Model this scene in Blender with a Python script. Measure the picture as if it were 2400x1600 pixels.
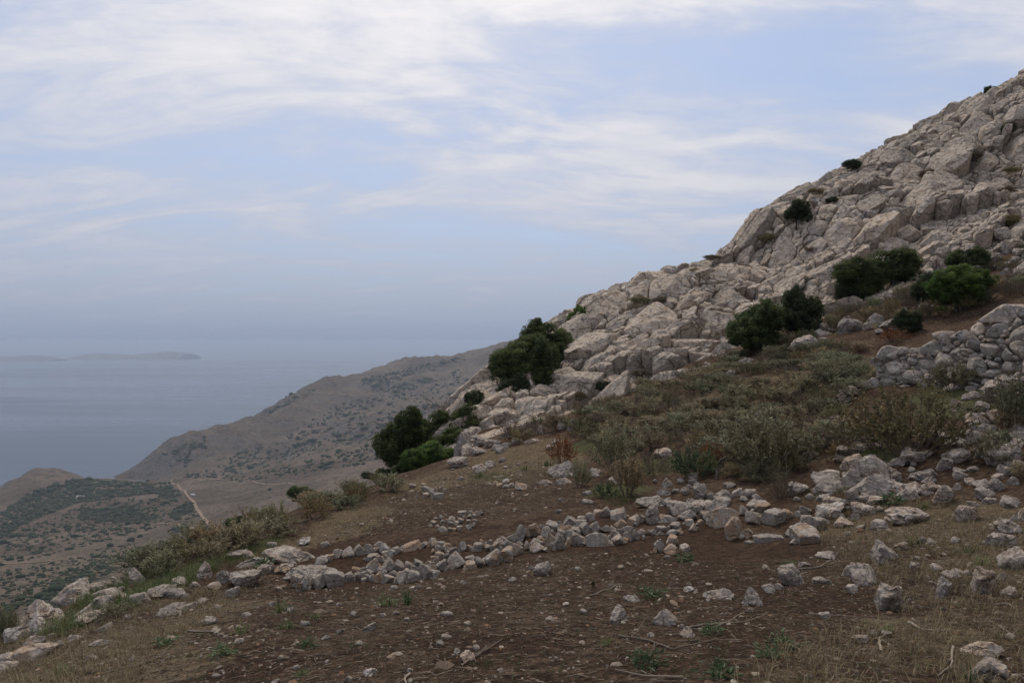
import bpy, math, random
import numpy as np
from mathutils import Vector, Matrix

for _o in list(bpy.data.objects):
    bpy.data.objects.remove(_o)
S = bpy.context.scene
COL = S.collection
F = 1650.0          # focal length in photo pixels (photo 2400 x 1600)
CZ = 1.6            # eye height
SEA = -348.0        # sea level, the camera stands high on the slope
rad = math.radians

# ------------------------------------------------------------------ camera
cam = bpy.data.cameras.new('camera')
cam.sensor_width = 36.0
cam.lens = F / 2400.0 * 36.0
cam.clip_start = 0.1
cam.clip_end = 200000.0
camo = bpy.data.objects.new('camera', cam)
COL.objects.link(camo)
camo.location = (0, 0, CZ)
camo.rotation_euler = (rad(90), 0, 0)
S.camera = camo

# ------------------------------------------------------------------ light and exposure
SUN_EL, SUN_AZ = rad(54), rad(-5)      # behind thin cloud, ahead of the camera
sl = bpy.data.lights.new('sun', 'SUN')
sl.energy = 1.75
sl.angle = rad(20)
sl.color = (1.0, 0.89, 0.74)
so = bpy.data.objects.new('sun', sl)
COL.objects.link(so)
sdir = Vector((math.sin(SUN_AZ) * math.cos(SUN_EL), math.cos(SUN_AZ) * math.cos(SUN_EL), math.sin(SUN_EL)))
so.rotation_euler = sdir.to_track_quat('Z', 'Y').to_euler()
so.location = (0, 60, 80)

S.view_settings.view_transform = 'Standard'
S.view_settings.look = 'None'
S.view_settings.gamma = 1.0
S.view_settings.use_curve_mapping = False
S.view_settings.exposure = 0.40
S.render.engine = 'CYCLES'
S.cycles.use_denoising = True
S.cycles.max_bounces = 6
S.cycles.diffuse_bounces = 3
S.cycles.glossy_bounces = 2
S.cycles.transmission_bounces = 2
S.cycles.volume_bounces = 1
S.cycles.transparent_max_bounces = 4


class NT:
    """small helper round a node tree"""
    def __init__(self, tree):
        self.t = tree
        tree.nodes.clear()

    def n(self, kind, **kw):
        nd = self.t.nodes.new(kind)
        for k, v in kw.items():
            if k.startswith('i_'):
                key = k[2:]
                key = int(key) if key.isdigit() else key.replace('_', ' ')
                s = nd.inputs[key]
                if isinstance(v, bpy.types.NodeSocket):
                    self.t.links.new(v, s)
                else:
                    s.default_value = (tuple(v) + (1.0,)) if (s.type == 'RGBA' and len(v) == 3) else v
            else:
                setattr(nd, k, v)
        return nd

    def link(self, a, b):
        self.t.links.new(a, b)

    def math(self, op, a, b=0.0, c=0.0, clamp=False):
        nd = self.t.nodes.new('ShaderNodeMath')
        nd.operation = op
        nd.use_clamp = clamp
        for i, v in enumerate((a, b, c)):
            if isinstance(v, bpy.types.NodeSocket):
                self.t.links.new(v, nd.inputs[i])
            else:
                nd.inputs[i].default_value = v
        return nd.outputs[0]

    def vmath(self, op, a, b=(0, 0, 0), scale=None):
        nd = self.t.nodes.new('ShaderNodeVectorMath')
        nd.operation = op
        for i, v in enumerate((a, b)):
            if isinstance(v, bpy.types.NodeSocket):
                self.t.links.new(v, nd.inputs[i])
            else:
                nd.inputs[i].default_value = v
        if scale is not None:
            if isinstance(scale, bpy.types.NodeSocket):
                self.t.links.new(scale, nd.inputs['Scale'])
            else:
                nd.inputs['Scale'].default_value = scale
        return nd.outputs['Value'] if op in ('DOT_PRODUCT', 'LENGTH', 'DISTANCE') else nd.outputs['Vector']

    def mix(self, f, a, b, blend='MIX'):
        nd = self.t.nodes.new('ShaderNodeMix')
        nd.data_type = 'RGBA'
        nd.blend_type = blend
        for s, v in ((nd.inputs[0], f), (nd.inputs[6], a), (nd.inputs[7], b)):
            if isinstance(v, bpy.types.NodeSocket):
                self.t.links.new(v, s)
            elif isinstance(v, (tuple, list)):
                s.default_value = tuple(v) + ((1.0,) if len(v) == 3 else ())
            else:
                s.default_value = v
        return nd.outputs[2]

    def ramp(self, f, stops):
        nd = self.t.nodes.new('ShaderNodeMapRange')
        nd.interpolation_type = 'SMOOTHSTEP'
        self.t.links.new(f, nd.inputs[0])
        nd.inputs[1].default_value, nd.inputs[2].default_value = stops[0], stops[1]
        nd.inputs[3].default_value, nd.inputs[4].default_value = (stops[2], stops[3]) if len(stops) > 2 else (0, 1)
        return nd.outputs[0]

    def noise(self, vec, scale, detail=4.0, rough=0.55, dist=0.0, kind='FBM'):
        nd = self.t.nodes.new('ShaderNodeTexNoise')
        self.t.links.new(vec, nd.inputs['Vector'])
        nd.inputs['Scale'].default_value = scale
        nd.inputs['Detail'].default_value = detail
        nd.inputs['Roughness'].default_value = rough
        nd.inputs['Distortion'].default_value = dist
        return nd.outputs['Fac']


# ------------------------------------------------------------------ sky: clear sky seen through layers of thin cloud
W = bpy.data.worlds.new('World')
S.world = W
W.use_nodes = True
w = NT(W.node_tree)
SKYK = 0.1
d = w.vmath('NORMALIZE', w.n('ShaderNodeTexCoord').outputs['Generated'])
sep = w.n('ShaderNodeSeparateXYZ', i_0=d)
el = w.math('MAXIMUM', sep.outputs['Z'], 0.0)
sky = w.n('ShaderNodeTexSky', sky_type='NISHITA', sun_disc=False, sun_elevation=SUN_EL,
          sun_rotation=SUN_AZ, air_density=1.0, dust_density=1.5, ozone_density=2.0, altitude=350)
skyc = w.mix(1.0, sky.outputs[0], (0.86, 0.93, 1.02), 'MULTIPLY')
inv = w.math('DIVIDE', 1.0, w.math('ADD', el, 0.10))
pl = w.vmath('SCALE', d, scale=inv)
flat = w.vmath('MULTIPLY', pl, (1, 1, 0))
flat2 = w.vmath('MULTIPLY', w.vmath('SCALE', d, scale=w.math('DIVIDE', 1.35, w.math('ADD', el, 0.24))), (1, 1, 0))


def layer(scale_xyz, rot, off, scale, detail, rough, dist):
    mp = w.n('ShaderNodeMapping', i_Vector=flat2, i_Scale=scale_xyz, i_Rotation=(0, 0, rot), i_Location=off)
    return w.noise(mp.outputs[0], scale, detail, rough, dist)


n_big = layer((0.55, 0.9, 1), rad(20), (1.3, 4.1, 0), 0.85, 4, 0.5, 0.6)
n_str = layer((0.55, 1.3, 1), rad(-24), (3.7, 0.4, 0), 1.5, 8, 0.6, 1.4)
n_fin = layer((0.8, 1.9, 1), rad(-14), (7.1, 2.2, 0), 3.2, 9, 0.64, 1.2)
cl = w.math('ADD', w.math('MULTIPLY', n_big, 0.60), w.math('MULTIPLY', n_str, 1.05))
cl = w.math('ADD', cl, w.math('MULTIPLY', n_fin, 0.50))
warp = w.vmath('SCALE', w.vmath('SUBTRACT', w.n('ShaderNodeTexNoise', i_Vector=flat, i_Scale=1.6, i_Detail=5.0, i_Roughness=0.6).outputs['Color'], (0.5, 0.5, 0.5)), scale=0.75)
wflat = w.vmath('ADD', flat, warp)
for cx, cy, ang, ra, rb, amp in [   # the larger cloud banks overhead and ahead
        (0.05, 1.60, 160, 0.9, 0.40, 0.34), (-1.45, 1.95, 170, 0.75, 0.20, 0.02), (0.05, 2.42, 4, 0.50, 0.10, 0.20), (0.92, 2.58, -12, 0.45, 0.09, 0.26),
        (0.80, 3.05, 0, 0.35, 0.09, 0.22), (-1.7, 3.0, 5, 0.8, 0.22, 0.22), (0.75, 2.05, 10, 0.75, 0.22, -0.26), (1.3, 1.7, 20, 0.7, 0.2, 0.10),
        (0.3, 3.6, 0, 0.9, 0.12, 0.16), (-0.7, 3.3, 0, 0.8, 0.2, 0.20), (-2.2, 4.4, 0, 1.0, 0.2, 0.14), (-0.3, 2.75, 8, 0.6, 0.14, 0.14)]:
    q = w.vmath('SUBTRACT', wflat, (cx, cy, 0))
    ca, sa = math.cos(rad(ang)), math.sin(rad(ang))
    u = w.vmath('DOT_PRODUCT', q, (ca / ra, sa / ra, 0)); v = w.vmath('DOT_PRODUCT', q, (-sa / rb, ca / rb, 0))
    e = w.math('EXPONENT', w.math('MULTIPLY', w.math('ADD', w.math('MULTIPLY', u, u), w.math('MULTIPLY', v, v)), -1.0))
    cl = w.math('MULTIPLY_ADD', e, amp, cl)
sund = w.vmath('DOT_PRODUCT', d, tuple(sdir))
glow = w.math('POWER', w.math('MAXIMUM', sund, 0.0), 8.0)
glow2 = w.math('POWER', w.math('MAXIMUM', sund, 0.0), 3.0)
mask = w.math('MULTIPLY_ADD', w.ramp(cl, (0.68, 1.28)), 0.54, 0.46)
lit = w.ramp(cl, (0.92, 1.50))
ccol = w.mix(lit, (4.6, 4.9, 5.85), (6.3, 6.2, 6.4))
ccol = w.mix(w.math('MULTIPLY', w.math('MULTIPLY', glow, 0.85), lit, clamp=True), ccol, (11.0, 10.3, 9.8))
col = w.mix(mask, skyc, ccol)
hz = w.math('EXPONENT', w.math('MULTIPLY', el, -6.2))
hzw = w.mix(glow2, (2.05, 2.5, 3.5), (2.25, 2.7, 3.65))
col = w.mix(hz, col, hzw)
bg = w.n('ShaderNodeBackground', i_Color=col, i_Strength=SKYK)
w.link(bg.outputs[0], w.n('ShaderNodeOutputWorld').inputs['Surface'])

# ------------------------------------------------------------------ helpers
rng = np.random.default_rng(11)
random.seed(11)


def tag(o, label=None, cat=None, group=None, kind=None):
    if label: o['label'] = label
    if cat: o['category'] = cat
    if group: o['group'] = group
    if kind: o['kind'] = kind
    return o


def link(name, data, parent=None, loc=(0, 0, 0)):
    o = bpy.data.objects.new(name, data)
    COL.objects.link(o)
    o.location = loc
    if parent is not None:
        o.parent = parent
    return o


def mesh(name, V, faces, mat=None, smooth=True, attrs=None):
    """faces: int array (n,3) or (n,4)"""
    V = np.asarray(V, dtype=np.float32)
    faces = np.asarray(faces, dtype=np.int32)
    m = bpy.data.meshes.new(name)
    m.vertices.add(len(V))
    m.vertices.foreach_set('co', V.ravel())
    k = faces.shape[1]
    m.loops.add(faces.size)
    m.loops.foreach_set('vertex_index', faces.ravel())
    m.polygons.add(len(faces))
    m.polygons.foreach_set('loop_start', np.arange(0, faces.size, k, dtype=np.int32))
    m.polygons.foreach_set('loop_total', np.full(len(faces), k, dtype=np.int32))
    m.polygons.foreach_set('use_smooth', np.full(len(faces), bool(smooth)))
    if attrs:
        for an, av in attrs.items():
            av = np.asarray(av, dtype=np.float32)
            if av.ndim == 1:
                m.attributes.new(an, 'FLOAT', 'POINT').data.foreach_set('value', av)
            else:
                m.attributes.new(an, 'FLOAT_VECTOR', 'POINT').data.foreach_set('vector', av.ravel())
    if mat: m.materials.append(mat)
    m.update(calc_edges=True)
    m.validate()
    return m


_gt = np.random.default_rng(5).normal(size=(256, 3))
_gt /= np.linalg.norm(_gt, axis=1)[:, None]


def gnoise(p, seed=0):
    """gradient noise, about -1..1, p (n,3) or (n,2)"""
    p = np.asarray(p, dtype=np.float64)
    if p.shape[1] == 2:
        p = np.column_stack([p, np.full(len(p), 0.37)])
    i = np.floor(p).astype(np.int64)
    f = p - i
    u = f * f * f * (f * (f * 6 - 15) + 10)
    r = np.zeros(len(p))
    for dx in (0, 1):
        wx = u[:, 0] if dx else 1 - u[:, 0]
        for dy in (0, 1):
            wy = u[:, 1] if dy else 1 - u[:, 1]
            for dz in (0, 1):
                wz = u[:, 2] if dz else 1 - u[:, 2]
                h = ((i[:, 0] + dx) * 73856093) ^ ((i[:, 1] + dy) * 19349663) ^ ((i[:, 2] + dz) * 83492791) ^ (seed * 2654435761)
                h = (h ^ (h >> 13)) * 1274126177
                g = _gt[((h ^ (h >> 16)) & 255)]
                r += wx * wy * wz * ((f[:, 0] - dx) * g[:, 0] + (f[:, 1] - dy) * g[:, 1] + (f[:, 2] - dz) * g[:, 2])
    return r * 1.6


def fbm(p, octv=4, lac=2.1, gain=0.5, seed=0, ridge=False):
    p = np.asarray(p, dtype=np.float64)
    a, s, r = 1.0, 0.0, np.zeros(len(p))
    for k in range(octv):
        n = gnoise(p, seed + k)
        r += a * ((1 - 2 * np.abs(n)) if ridge else n)
        s += a
        p = p * lac + 13.7
        a *= gain
    return r / s


class TPS:
    def __init__(self, pts, z, lam):
        self.c = pts
        self.s = np.abs(pts).max()
        P = pts / self.s
        n = len(P)
        K = self.k(P, P) + lam * np.eye(n)
        A = np.zeros((n + 3, n + 3))
        A[:n, :n] = K
        A[:n, n:] = np.column_stack([np.ones(n), P])
        A[n:, :n] = A[:n, n:].T
        self.w = np.linalg.solve(A, np.concatenate([z, np.zeros(3)]))
        self.P = P

    @staticmethod
    def k(a, b):
        d2 = ((a[:, None, :] - b[None, :, :]) ** 2).sum(-1)
        return 0.5 * d2 * np.log(d2 + 1e-12)

    def __call__(self, q):
        q = np.asarray(q) / self.s
        out = np.empty(len(q))
        for k in range(0, len(q), 20000):
            b = q[k:k + 20000]
            out[k:k + 20000] = self.k(b, self.P) @ self.w[:-3] + self.w[-3] + b @ self.w[-2:]
        return out


def P3(px, py, Y):
    return ((px - 1200) / F * Y, Y, CZ + (800 - py) / F * Y)


def smooth01(x, a, b):
    t = np.clip((x - a) / (b - a), 0, 1)
    return t * t * (3 - 2 * t)


# ------------------------------------------------------------------ the near slope as a height field
near = [  # photo position and distance of points on the bare ground
    (1200,1600,3.3),(0,1600,5.0),(600,1600,4.0),(1800,1600,3.1),(2400,1600,3.2),
    (150,1500,6.6),(600,1450,6.2),(1200,1450,5.3),(1800,1450,4.9),(2400,1420,5.0),
    (350,1400,8.6),(700,1385,8.9),(1200,1350,8.0),(1550,1310,8.8),(1900,1300,8.0),(2400,1250,7.5),
    (700,1300,11.2),(1000,1270,11.5),(1300,1220,12.5),(1600,1200,12),(1900,1200,10.6),(2300,1130,10.5),
    (900,1170,18),(1100,1120,21),(1300,1080,21),(1500,1080,18),(1800,1080,15),(2100,1000,14),(2400,960,13.4),
    (1200,1010,28),(1400,970,27),(1700,900,26),(2000,850,22),(2100,800,25.5),(2300,740,25),(1800,830,31),
    (2000,720,36),(2200,680,35),(2400,640,33),(2700,600,33),
    (1060,1075,29),(1130,1015,32),(1250,985,33),(1350,960,33),(1500,895,35),(1680,835,37),(1900,745,40),
    (2150,630,43),(2300,560,45),(2400,500,46),(2700,400,48),
    (1250,890,38),(1500,775,42),(1750,700,46),(1950,580,50),(2200,450,54),(2400,345,57),
    (1110,925,38),(1200,850,42),(1380,718,46),(1500,663,48),(1620,625,50),(1740,600,53),(1800,510,55),(1950,412,59),
    (2100,338,62),(2300,226,66),(2400,173,68),(2600,110,71),(2900,0,75),
    (0,1500,7.5),(150,1410,9.2),(300,1350,11.2),(500,1280,14.5),(700,1195,19.5),(900,1140,26),(1000,1105,30),
]
npts = [P3(*p) for p in near]
for px, py, Y, dz in [(1110,925,38,0),(1200,850,42,0),(1380,718,46,0),(1500,663,48,0),(1740,600,53,0),(1950,412,59,0),
                      (2100,338,62,0),(2400,173,68,0),(2900,0,75,0)]:
    x, y, z = P3(px, py, Y)
    npts += [(x - 4, y + 9, z - 4.5), (x - 9, y + 22, z - 15)]
for px, py, Y in [(0,1500,7.5),(150,1410,9.2),(300,1350,11.2),(500,1280,14.5),(700,1195,19.5),(900,1140,26),(1000,1105,30)]:
    x, y, z = P3(px, py, Y)
    npts += [(x - 3.0, y + 1.6, z - 2.6), (x - 9, y + 5, z - 8.5), (x - 25, y + 12, z - 23)]
npts += [(-4, -2, 0.2), (0, -3, 0.9), (4, -2, 1.3), (8, 3, 0.9), (13, 6, 1.6), (20, 10, 4), (30, 18, 8), (0, -12, 2.5),
         (-12, -4, -3.5), (15, -10, 5), (45, 25, 16), (60, 40, 27), (-30, -6, -17)]
npts = np.array(npts)
tps_near = TPS(npts[:, :2], npts[:, 2], 2e-5)
GX0, GX1, GY0, GY1, GS = -46.0, 76.0, -16.0, 104.0, 0.25
gx = np.arange(GX0, GX1 + 1e-6, GS)
gy = np.arange(GY0, GY1 + 1e-6, GS)
XX, YY = np.meshgrid(gx, gy)
HG = tps_near(np.column_stack([XX.ravel(), YY.ravel()])).reshape(XX.shape)


def H0(x, y):
    x, y = np.asarray(x, float), np.asarray(y, float)
    u = np.clip((x - GX0) / GS, 0, len(gx) - 1.001)
    v = np.clip((y - GY0) / GS, 0, len(gy) - 1.001)
    i, j = u.astype(int), v.astype(int)
    a, b = u - i, v - j
    return (HG[j, i] * (1 - a) * (1 - b) + HG[j, i + 1] * a * (1 - b) + HG[j + 1, i] * (1 - a) * b + HG[j + 1, i + 1] * a * b)


base_line = np.array([P3(*p)[:2] for p in [(985,1100,28),(1060,1075,29),(1130,1015,31.5),(1250,985,32.5),(1350,965,32.8),(1500,900,34.8),
                                         (1680,840,36.5),(1900,750,39.5),(2150,655,40.5),(2300,625,40.5),(2400,590,41),(2900,480,42)]])


def rockside(x, y):
    """signed distance behind the foot line of the outcrop"""
    yy = np.interp(x, base_line[:, 0], base_line[:, 1], left=200, right=60)
    return (y - yy) * 0.88


def H(x, y):
    x, y = np.asarray(x, float), np.asarray(y, float)
    sh = x.shape
    p = np.column_stack([x.ravel(), y.ravel()])
    h = H0(p[:, 0], p[:, 1])
    r = np.hypot(p[:, 0], p[:, 1])
    far = smooth01(r, 6, 30)
    h = h + 0.06 * fbm(p / 1.7, 3, seed=3) * (1 + 2 * far) + 0.018 * fbm(p / 0.33, 3, seed=9) + 0.35 * far * gnoise(p / 6.0, 21)
    return h.reshape(sh)


def cast(px, py, ymin=1.5, ymax=100.0, n=900):
    """where the photo's pixel rays meet the near slope"""
    px, py = np.atleast_1d(np.asarray(px, float)), np.atleast_1d(np.asarray(py, float))
    Y = np.geomspace(ymin, ymax, n)
    out = np.zeros((len(px), 3))
    for k in range(0, len(px), 400):
        a = (px[k:k + 400] - 1200)[:, None] / F
        b = (800 - py[k:k + 400])[:, None] / F
        X = a * Y
        dz = H0(X, np.broadcast_to(Y, X.shape)) - (CZ + b * Y)
        hit = dz > 0
        j = np.where(hit.any(1), hit.argmax(1), n - 1)
        yy = Y[np.maximum(j, 1)]
        for _ in range(4):      # settle on the fine relief
            zz = H(a[:, 0] * yy, yy)
            err = zz - (CZ + b[:, 0] * yy)
            yy = np.clip(yy - err / np.maximum(0.35, 0.35 - b[:, 0]) * 0.8, ymin, ymax)
        out[k:k + 400] = np.column_stack([a[:, 0] * yy, yy, CZ + b[:, 0] * yy])
    out[:, 2] = H(out[:, 0], out[:, 1])
    return out


def proj(p):
    p = np.asarray(p)
    return 1200 + F * p[..., 0] / p[..., 1], 800 - F * (p[..., 2] - CZ) / p[..., 1]


# ------------------------------------------------------------------ materials
def newmat(name):
    m = bpy.data.materials.new(name)
    m.use_nodes = True
    return m, NT(m.node_tree)


def finish(t, colr, rough=0.9, bump=None, bstr=0.5, bdist=0.05, spec=0.2):
    p = t.n('ShaderNodeBsdfPrincipled', i_Base_Color=colr, i_Roughness=rough)
    p.inputs['Specular IOR Level'].default_value = spec
    if bump is not None:
        b = t.n('ShaderNodeBump', i_Height=bump, i_Strength=bstr, i_Distance=bdist)
        t.link(b.outputs[0], p.inputs['Normal'])
    t.link(p.outputs[0], t.n('ShaderNodeOutputMaterial').inputs['Surface'])
    return p


def attr(t, name):
    return t.n('ShaderNodeAttribute', attribute_name=name)


def geo_pos(t):
    return t.n('ShaderNodeNewGeometry').outputs['Position']


# soil of the slope: red brown earth, dry litter, straw, green bloom
M_SOIL, t = newmat('soil')
P = geo_pos(t)
n1 = t.noise(P, 1.3, 5, 0.6)
n2 = t.noise(P, 9.0, 5, 0.65)
n3 = t.noise(P, 60.0, 4, 0.7)
n5 = t.noise(P, 24.0, 5, 0.75)
a = attr(t, 'mask')
am = t.n('ShaderNodeSeparateXYZ', i_0=a.outputs['Vector'])
red = t.mix(t.ramp(n2, (0.35, 0.7)), (0.040, 0.023, 0.0145), (0.082, 0.048, 0.029))
litter = t.mix(t.ramp(n2, (0.35, 0.65)), (0.062, 0.040, 0.026), (0.120, 0.082, 0.053))
straw = t.mix(t.ramp(n2, (0.3, 0.7)), (0.10, 0.072, 0.043), (0.185, 0.14, 0.088))
green = t.mix(t.ramp(n2, (0.3, 0.7)), (0.050, 0.052, 0.024), (0.105, 0.105, 0.050))
f = t.ramp(t.math('ADD', t.math('MULTIPLY', n1, 0.7), t.math('MULTIPLY', n2, 0.5)), (0.50, 0.70))
c = t.mix(f, red, litter)
jit = t.math('MULTIPLY', t.math('SUBTRACT', t.math('ADD', t.math('MULTIPLY', n1, 0.6), t.math('MULTIPLY', n2, 0.4)), 0.5), 1.8)


def masked(v):
    return t.ramp(t.math('ADD', v, t.math('MULTIPLY', jit, t.ramp(v, (0.02, 0.2)))), (0.3, 0.75))


c = t.mix(masked(am.outputs['Y']), c, straw)
c = t.mix(masked(am.outputs['Z']), c, green)
c = t.mix(masked(am.outputs['X']), c, red)
c = t.mix(t.n('ShaderNodeAttribute', attribute_name='rock').outputs['Fac'], c, t.mix(t.ramp(n2, (0.4, 0.6)), (0.13, 0.10, 0.075), (0.24, 0.205, 0.17)))
c = t.mix(0.8, c, t.mix(t.ramp(n3, (0.25, 0.75)), (0.55, 0.55, 0.55), (1.45, 1.45, 1.45)), 'MULTIPLY')
c = t.mix(0.85, c, t.mix(t.ramp(n5, (0.36, 0.64)), (0.5, 0.48, 0.46), (1.5, 1.5, 1.5)), 'MULTIPLY')
finish(t, c, 0.95, t.math('ADD', t.math('MULTIPLY', n3, 0.4), t.math('ADD', n2, t.math('MULTIPLY', n5, 0.9))), 1.0, 0.07, 0.1)


def limestone(name, lightc, midc, stain, obj_var=0.25, stain_amt=0.5, scale=1.0, dark=0.55, cracks=0.0):
    m, t = newmat(name)
    P = geo_pos(t)
    rnd = t.n('ShaderNodeObjectInfo').outputs['Random']
    P = t.vmath('ADD', P, t.vmath('SCALE', t.n('ShaderNodeCombineXYZ', i_0=rnd, i_1=rnd, i_2=rnd).outputs[0], scale=17.0))
    n1 = t.noise(P, 1.1 * scale, 5, 0.6, 0.4)
    n2 = t.noise(P, 5.5 * scale, 6, 0.68, 0.3)
    n3 = t.noise(P, 22 * scale, 5, 0.7)
    n4 = t.noise(t.vmath('ADD', P, (31, 7, 3)), 2.3 * scale, 5, 0.65, 0.5)
    c = t.mix(t.ramp(n2, (0.32, 0.68)), midc, lightc)
    # warm iron staining
    sf = t.math('MULTIPLY', t.ramp(t.math('ADD', n4, t.math('MULTIPLY', t.math('SUBTRACT', rnd, 0.5), obj_var)), (0.5, 0.72)), stain_amt)
    c = t.mix(sf, c, stain)
    # pale crust and grey-black lichen
    c = t.mix(t.math('MULTIPLY', t.ramp(t.math('ADD', t.math('MULTIPLY', n3, 0.5), t.math('MULTIPLY', n1, 0.6)), (0.58, 0.72)), 0.75), c, (0.50, 0.47, 0.44))
    vo = t.n('ShaderNodeTexVoronoi', feature='F1', i_Vector=P, i_Scale=11.0 * scale)
    sp = t.math('MULTIPLY', t.ramp(vo.outputs['Distance'], (0.28, 0.16)), t.ramp(n1, (0.5, 0.62)))
    c = t.mix(t.math('MULTIPLY', sp, 0.7), c, (0.62, 0.60, 0.56))
    dk = t.math('MULTIPLY', t.ramp(n3, (0.45, 0.36)), t.ramp(n4, (0.46, 0.60)))
    c = t.mix(t.math('MULTIPLY', dk, dark), c, (0.055, 0.05, 0.047))
    # each stone a little lighter or darker
    v = t.n('ShaderNodeMapRange', i_Value=rnd, i_3=0.78, i_4=1.2).outputs[0]
    c = t.mix(1.0, c, t.n('ShaderNodeCombineXYZ', i_0=v, i_1=v, i_2=v).outputs[0], 'MULTIPLY')
    h = t.math('ADD', t.math('MULTIPLY', n2, 1.0), t.math('MULTIPLY', n3, 0.45))
    if cracks:
        wv = t.vmath('ADD', P, t.vmath('SCALE', t.vmath('SUBTRACT', t.n('ShaderNodeTexNoise', i_Vector=P, i_Scale=2.2 * scale, i_Detail=4.0).outputs['Color'], (0.5, 0.5, 0.5)), scale=0.5 / scale))
        for sc, amt in ((0.9, 1.0), (2.6, 0.6)):
            ve = t.n('ShaderNodeTexVoronoi', feature='DISTANCE_TO_EDGE', i_Vector=t.vmath('MULTIPLY', wv, (1.0, 1.0, 1.35)), i_Scale=sc * scale)
            cr = t.ramp(ve.outputs['Distance'], (0.055, 0.0))
            cr = t.math('MULTIPLY', cr, t.ramp(n4 if sc < 1 else n1, (0.40, 0.55)))
            h = t.math('MULTIPLY_ADD', cr, -1.6 * amt * cracks, h)
            c = t.mix(t.math('MULTIPLY', cr, 0.45 * amt * cracks), c, (0.07, 0.058, 0.048))
    finish(t, c, 0.92, h, 0.75, 0.09 / scale, 0.15)
    return m


M_CLIFF = limestone('cliff_limestone', (0.52, 0.44, 0.36), (0.30, 0.25, 0.20), (0.27, 0.19, 0.125), 0.3, 0.55, 0.9, 0.6, 1.0)
M_ROCK = limestone('field_limestone', (0.43, 0.37, 0.318), (0.215, 0.182, 0.152), (0.25, 0.165, 0.10), 0.3, 0.6, 2.4, 0.9, 0.8)
M_STONE = limestone('ring_stone', (0.36, 0.315, 0.27), (0.205, 0.178, 0.15), (0.27, 0.165, 0.09), 0.4, 0.7, 3.0, 0.6, 0.5)
M_WALL = limestone('wall_stone', (0.44, 0.385, 0.33), (0.24, 0.205, 0.175), (0.27, 0.18, 0.11), 0.3, 0.5, 2.4, 0.8, 0.6)
M_PEBBLE = limestone('pebble_stone', (0.34, 0.29, 0.235), (0.19, 0.155, 0.12), (0.22, 0.14, 0.085), 0.6, 0.6, 6.0, 0.4)

# ------------------------------------------------------------------ ground of the near slope (one sheet)
E1 = lambda pts, rad_: [(p, rad_) for p in pts]
DUG = [(760,1300,90),(900,1330,110),(960,1285,60),(1100,1300,110),(1200,1290,60),(1300,1270,80),(1400,1220,70),(1450,1300,90),(1600,1280,110),
       (1650,1240,80),(1060,1215,70),(1000,1160,40),(1500,1340,140),(1650,1340,140),(1760,1380,110),(1850,1290,80),(1720,1480,120),(2010,1400,110),
       (1800,1420,80),(2130,1360,60),(1900,1420,80),(720,1380,90),(800,1390,90),(1600,1200,60),(1550,1180,40)]
STRAW = [(100,1560,170),(350,1500,170),(250,1580,120),(480,1430,110),(650,1290,70),(560,1420,80),(30,1600,120),(800,1240,90),(860,1200,80),
         (450,1560,120),(1000,1140,100),(1150,1100,130),(1250,1060,80),(1330,1080,60),(2200,1240,160),(2050,1240,100),(2350,1330,150),(2300,1200,100),(1500,980,110),(1650,950,110),(1800,920,120),(1950,880,100),(1700,1030,100),(1850,1000,100),
         (1900,1060,90),(2150,1480,150),(1100,1060,70)]
GREEN = [(150,1470,60),(330,1400,70),(430,1340,70),(220,1430,60),(380,1375,60),(1450,1150,80),(1380,1040,60),(1560,1080,80),(2250,930,110),(2300,960,90),
         (1850,1060,70),(1800,1110,60),(620,1270,60),(500,1300,60),(1150,1120,60),(2050,1060,80),(2380,900,80),(1700,850,60),(2000,770,50),(1800,800,50)]


def splat(lst, x, y):
    a = np.array(lst, float)
    c = cast(a[:, 0], a[:, 1])
    r = a[:, 2] * c[:, 1] / F
    out = np.zeros(len(x))
    for (cx, cy, _), rr in zip(c, r):
        ry = rr * 1.5
        near_ = (np.abs(x - cx) < 3 * rr) & (np.abs(y - cy) < 3 * ry)
        out[near_] += np.exp(-((x[near_] - cx) / rr) ** 2 - ((y[near_] - cy) / ry) ** 2)
    return np.clip(out, 0, 1)


def polar_sheet(r, th, zf):
    R, T = np.meshgrid(r, th, indexing='ij')
    x, y = (R * np.sin(T)).ravel(), (R * np.cos(T)).ravel()
    z = zf(x, y)
    nr, nt = len(r), len(th)
    i = np.arange(nr - 1)[:, None] * nt + np.arange(nt - 1)[None, :]
    i = i.ravel()
    q = np.column_stack([i, i + nt, i + nt + 1, i + 1])[:, ::-1]
    return np.column_stack([x, y, z]), q


def ground_z(x, y):
    z = H(x, y)
    z = z - 0.8 * smooth01(rockside(x, y), 0.0, 2.0)
    # the dug beds inside the stone rings lie a little lower
    return z


th = np.concatenate([np.radians(np.linspace(-180, -46, 34)), np.radians(np.arange(-45.5, 45.5, 0.16)), np.radians(np.linspace(46, 180, 34))])
r = np.concatenate([[0.05, 0.3, 0.7, 1.1], np.geomspace(1.5, 42, 400), np.geomspace(42.5, 100, 60)])
Vg, Qg = polar_sheet(r, th, ground_z)
inside = (Vg[:, 0] > GX0 + 0.5) & (Vg[:, 0] < GX1 - 0.5) & (Vg[:, 1] > GY0 + 0.5) & (Vg[:, 1] < GY1 - 0.5)
Qg = Qg[inside[Qg].all(1)]
used = np.zeros(len(Vg), bool); used[Qg] = True
ren = np.cumsum(used) - 1
x, y = Vg[used, 0], Vg[used, 1]
rs = rockside(x, y)
mask = np.column_stack([splat(DUG, x, y) * (rs < 0), splat(STRAW, x, y), splat(GREEN, x, y)])
go = link('ground', mesh('ground', Vg[used], ren[Qg], M_SOIL, True, {'mask': mask, 'rock': smooth01(rs, 0.6, 2.5)}))
tag(go, 'bare brown soil slope with dry litter and stones', kind='structure')

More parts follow.
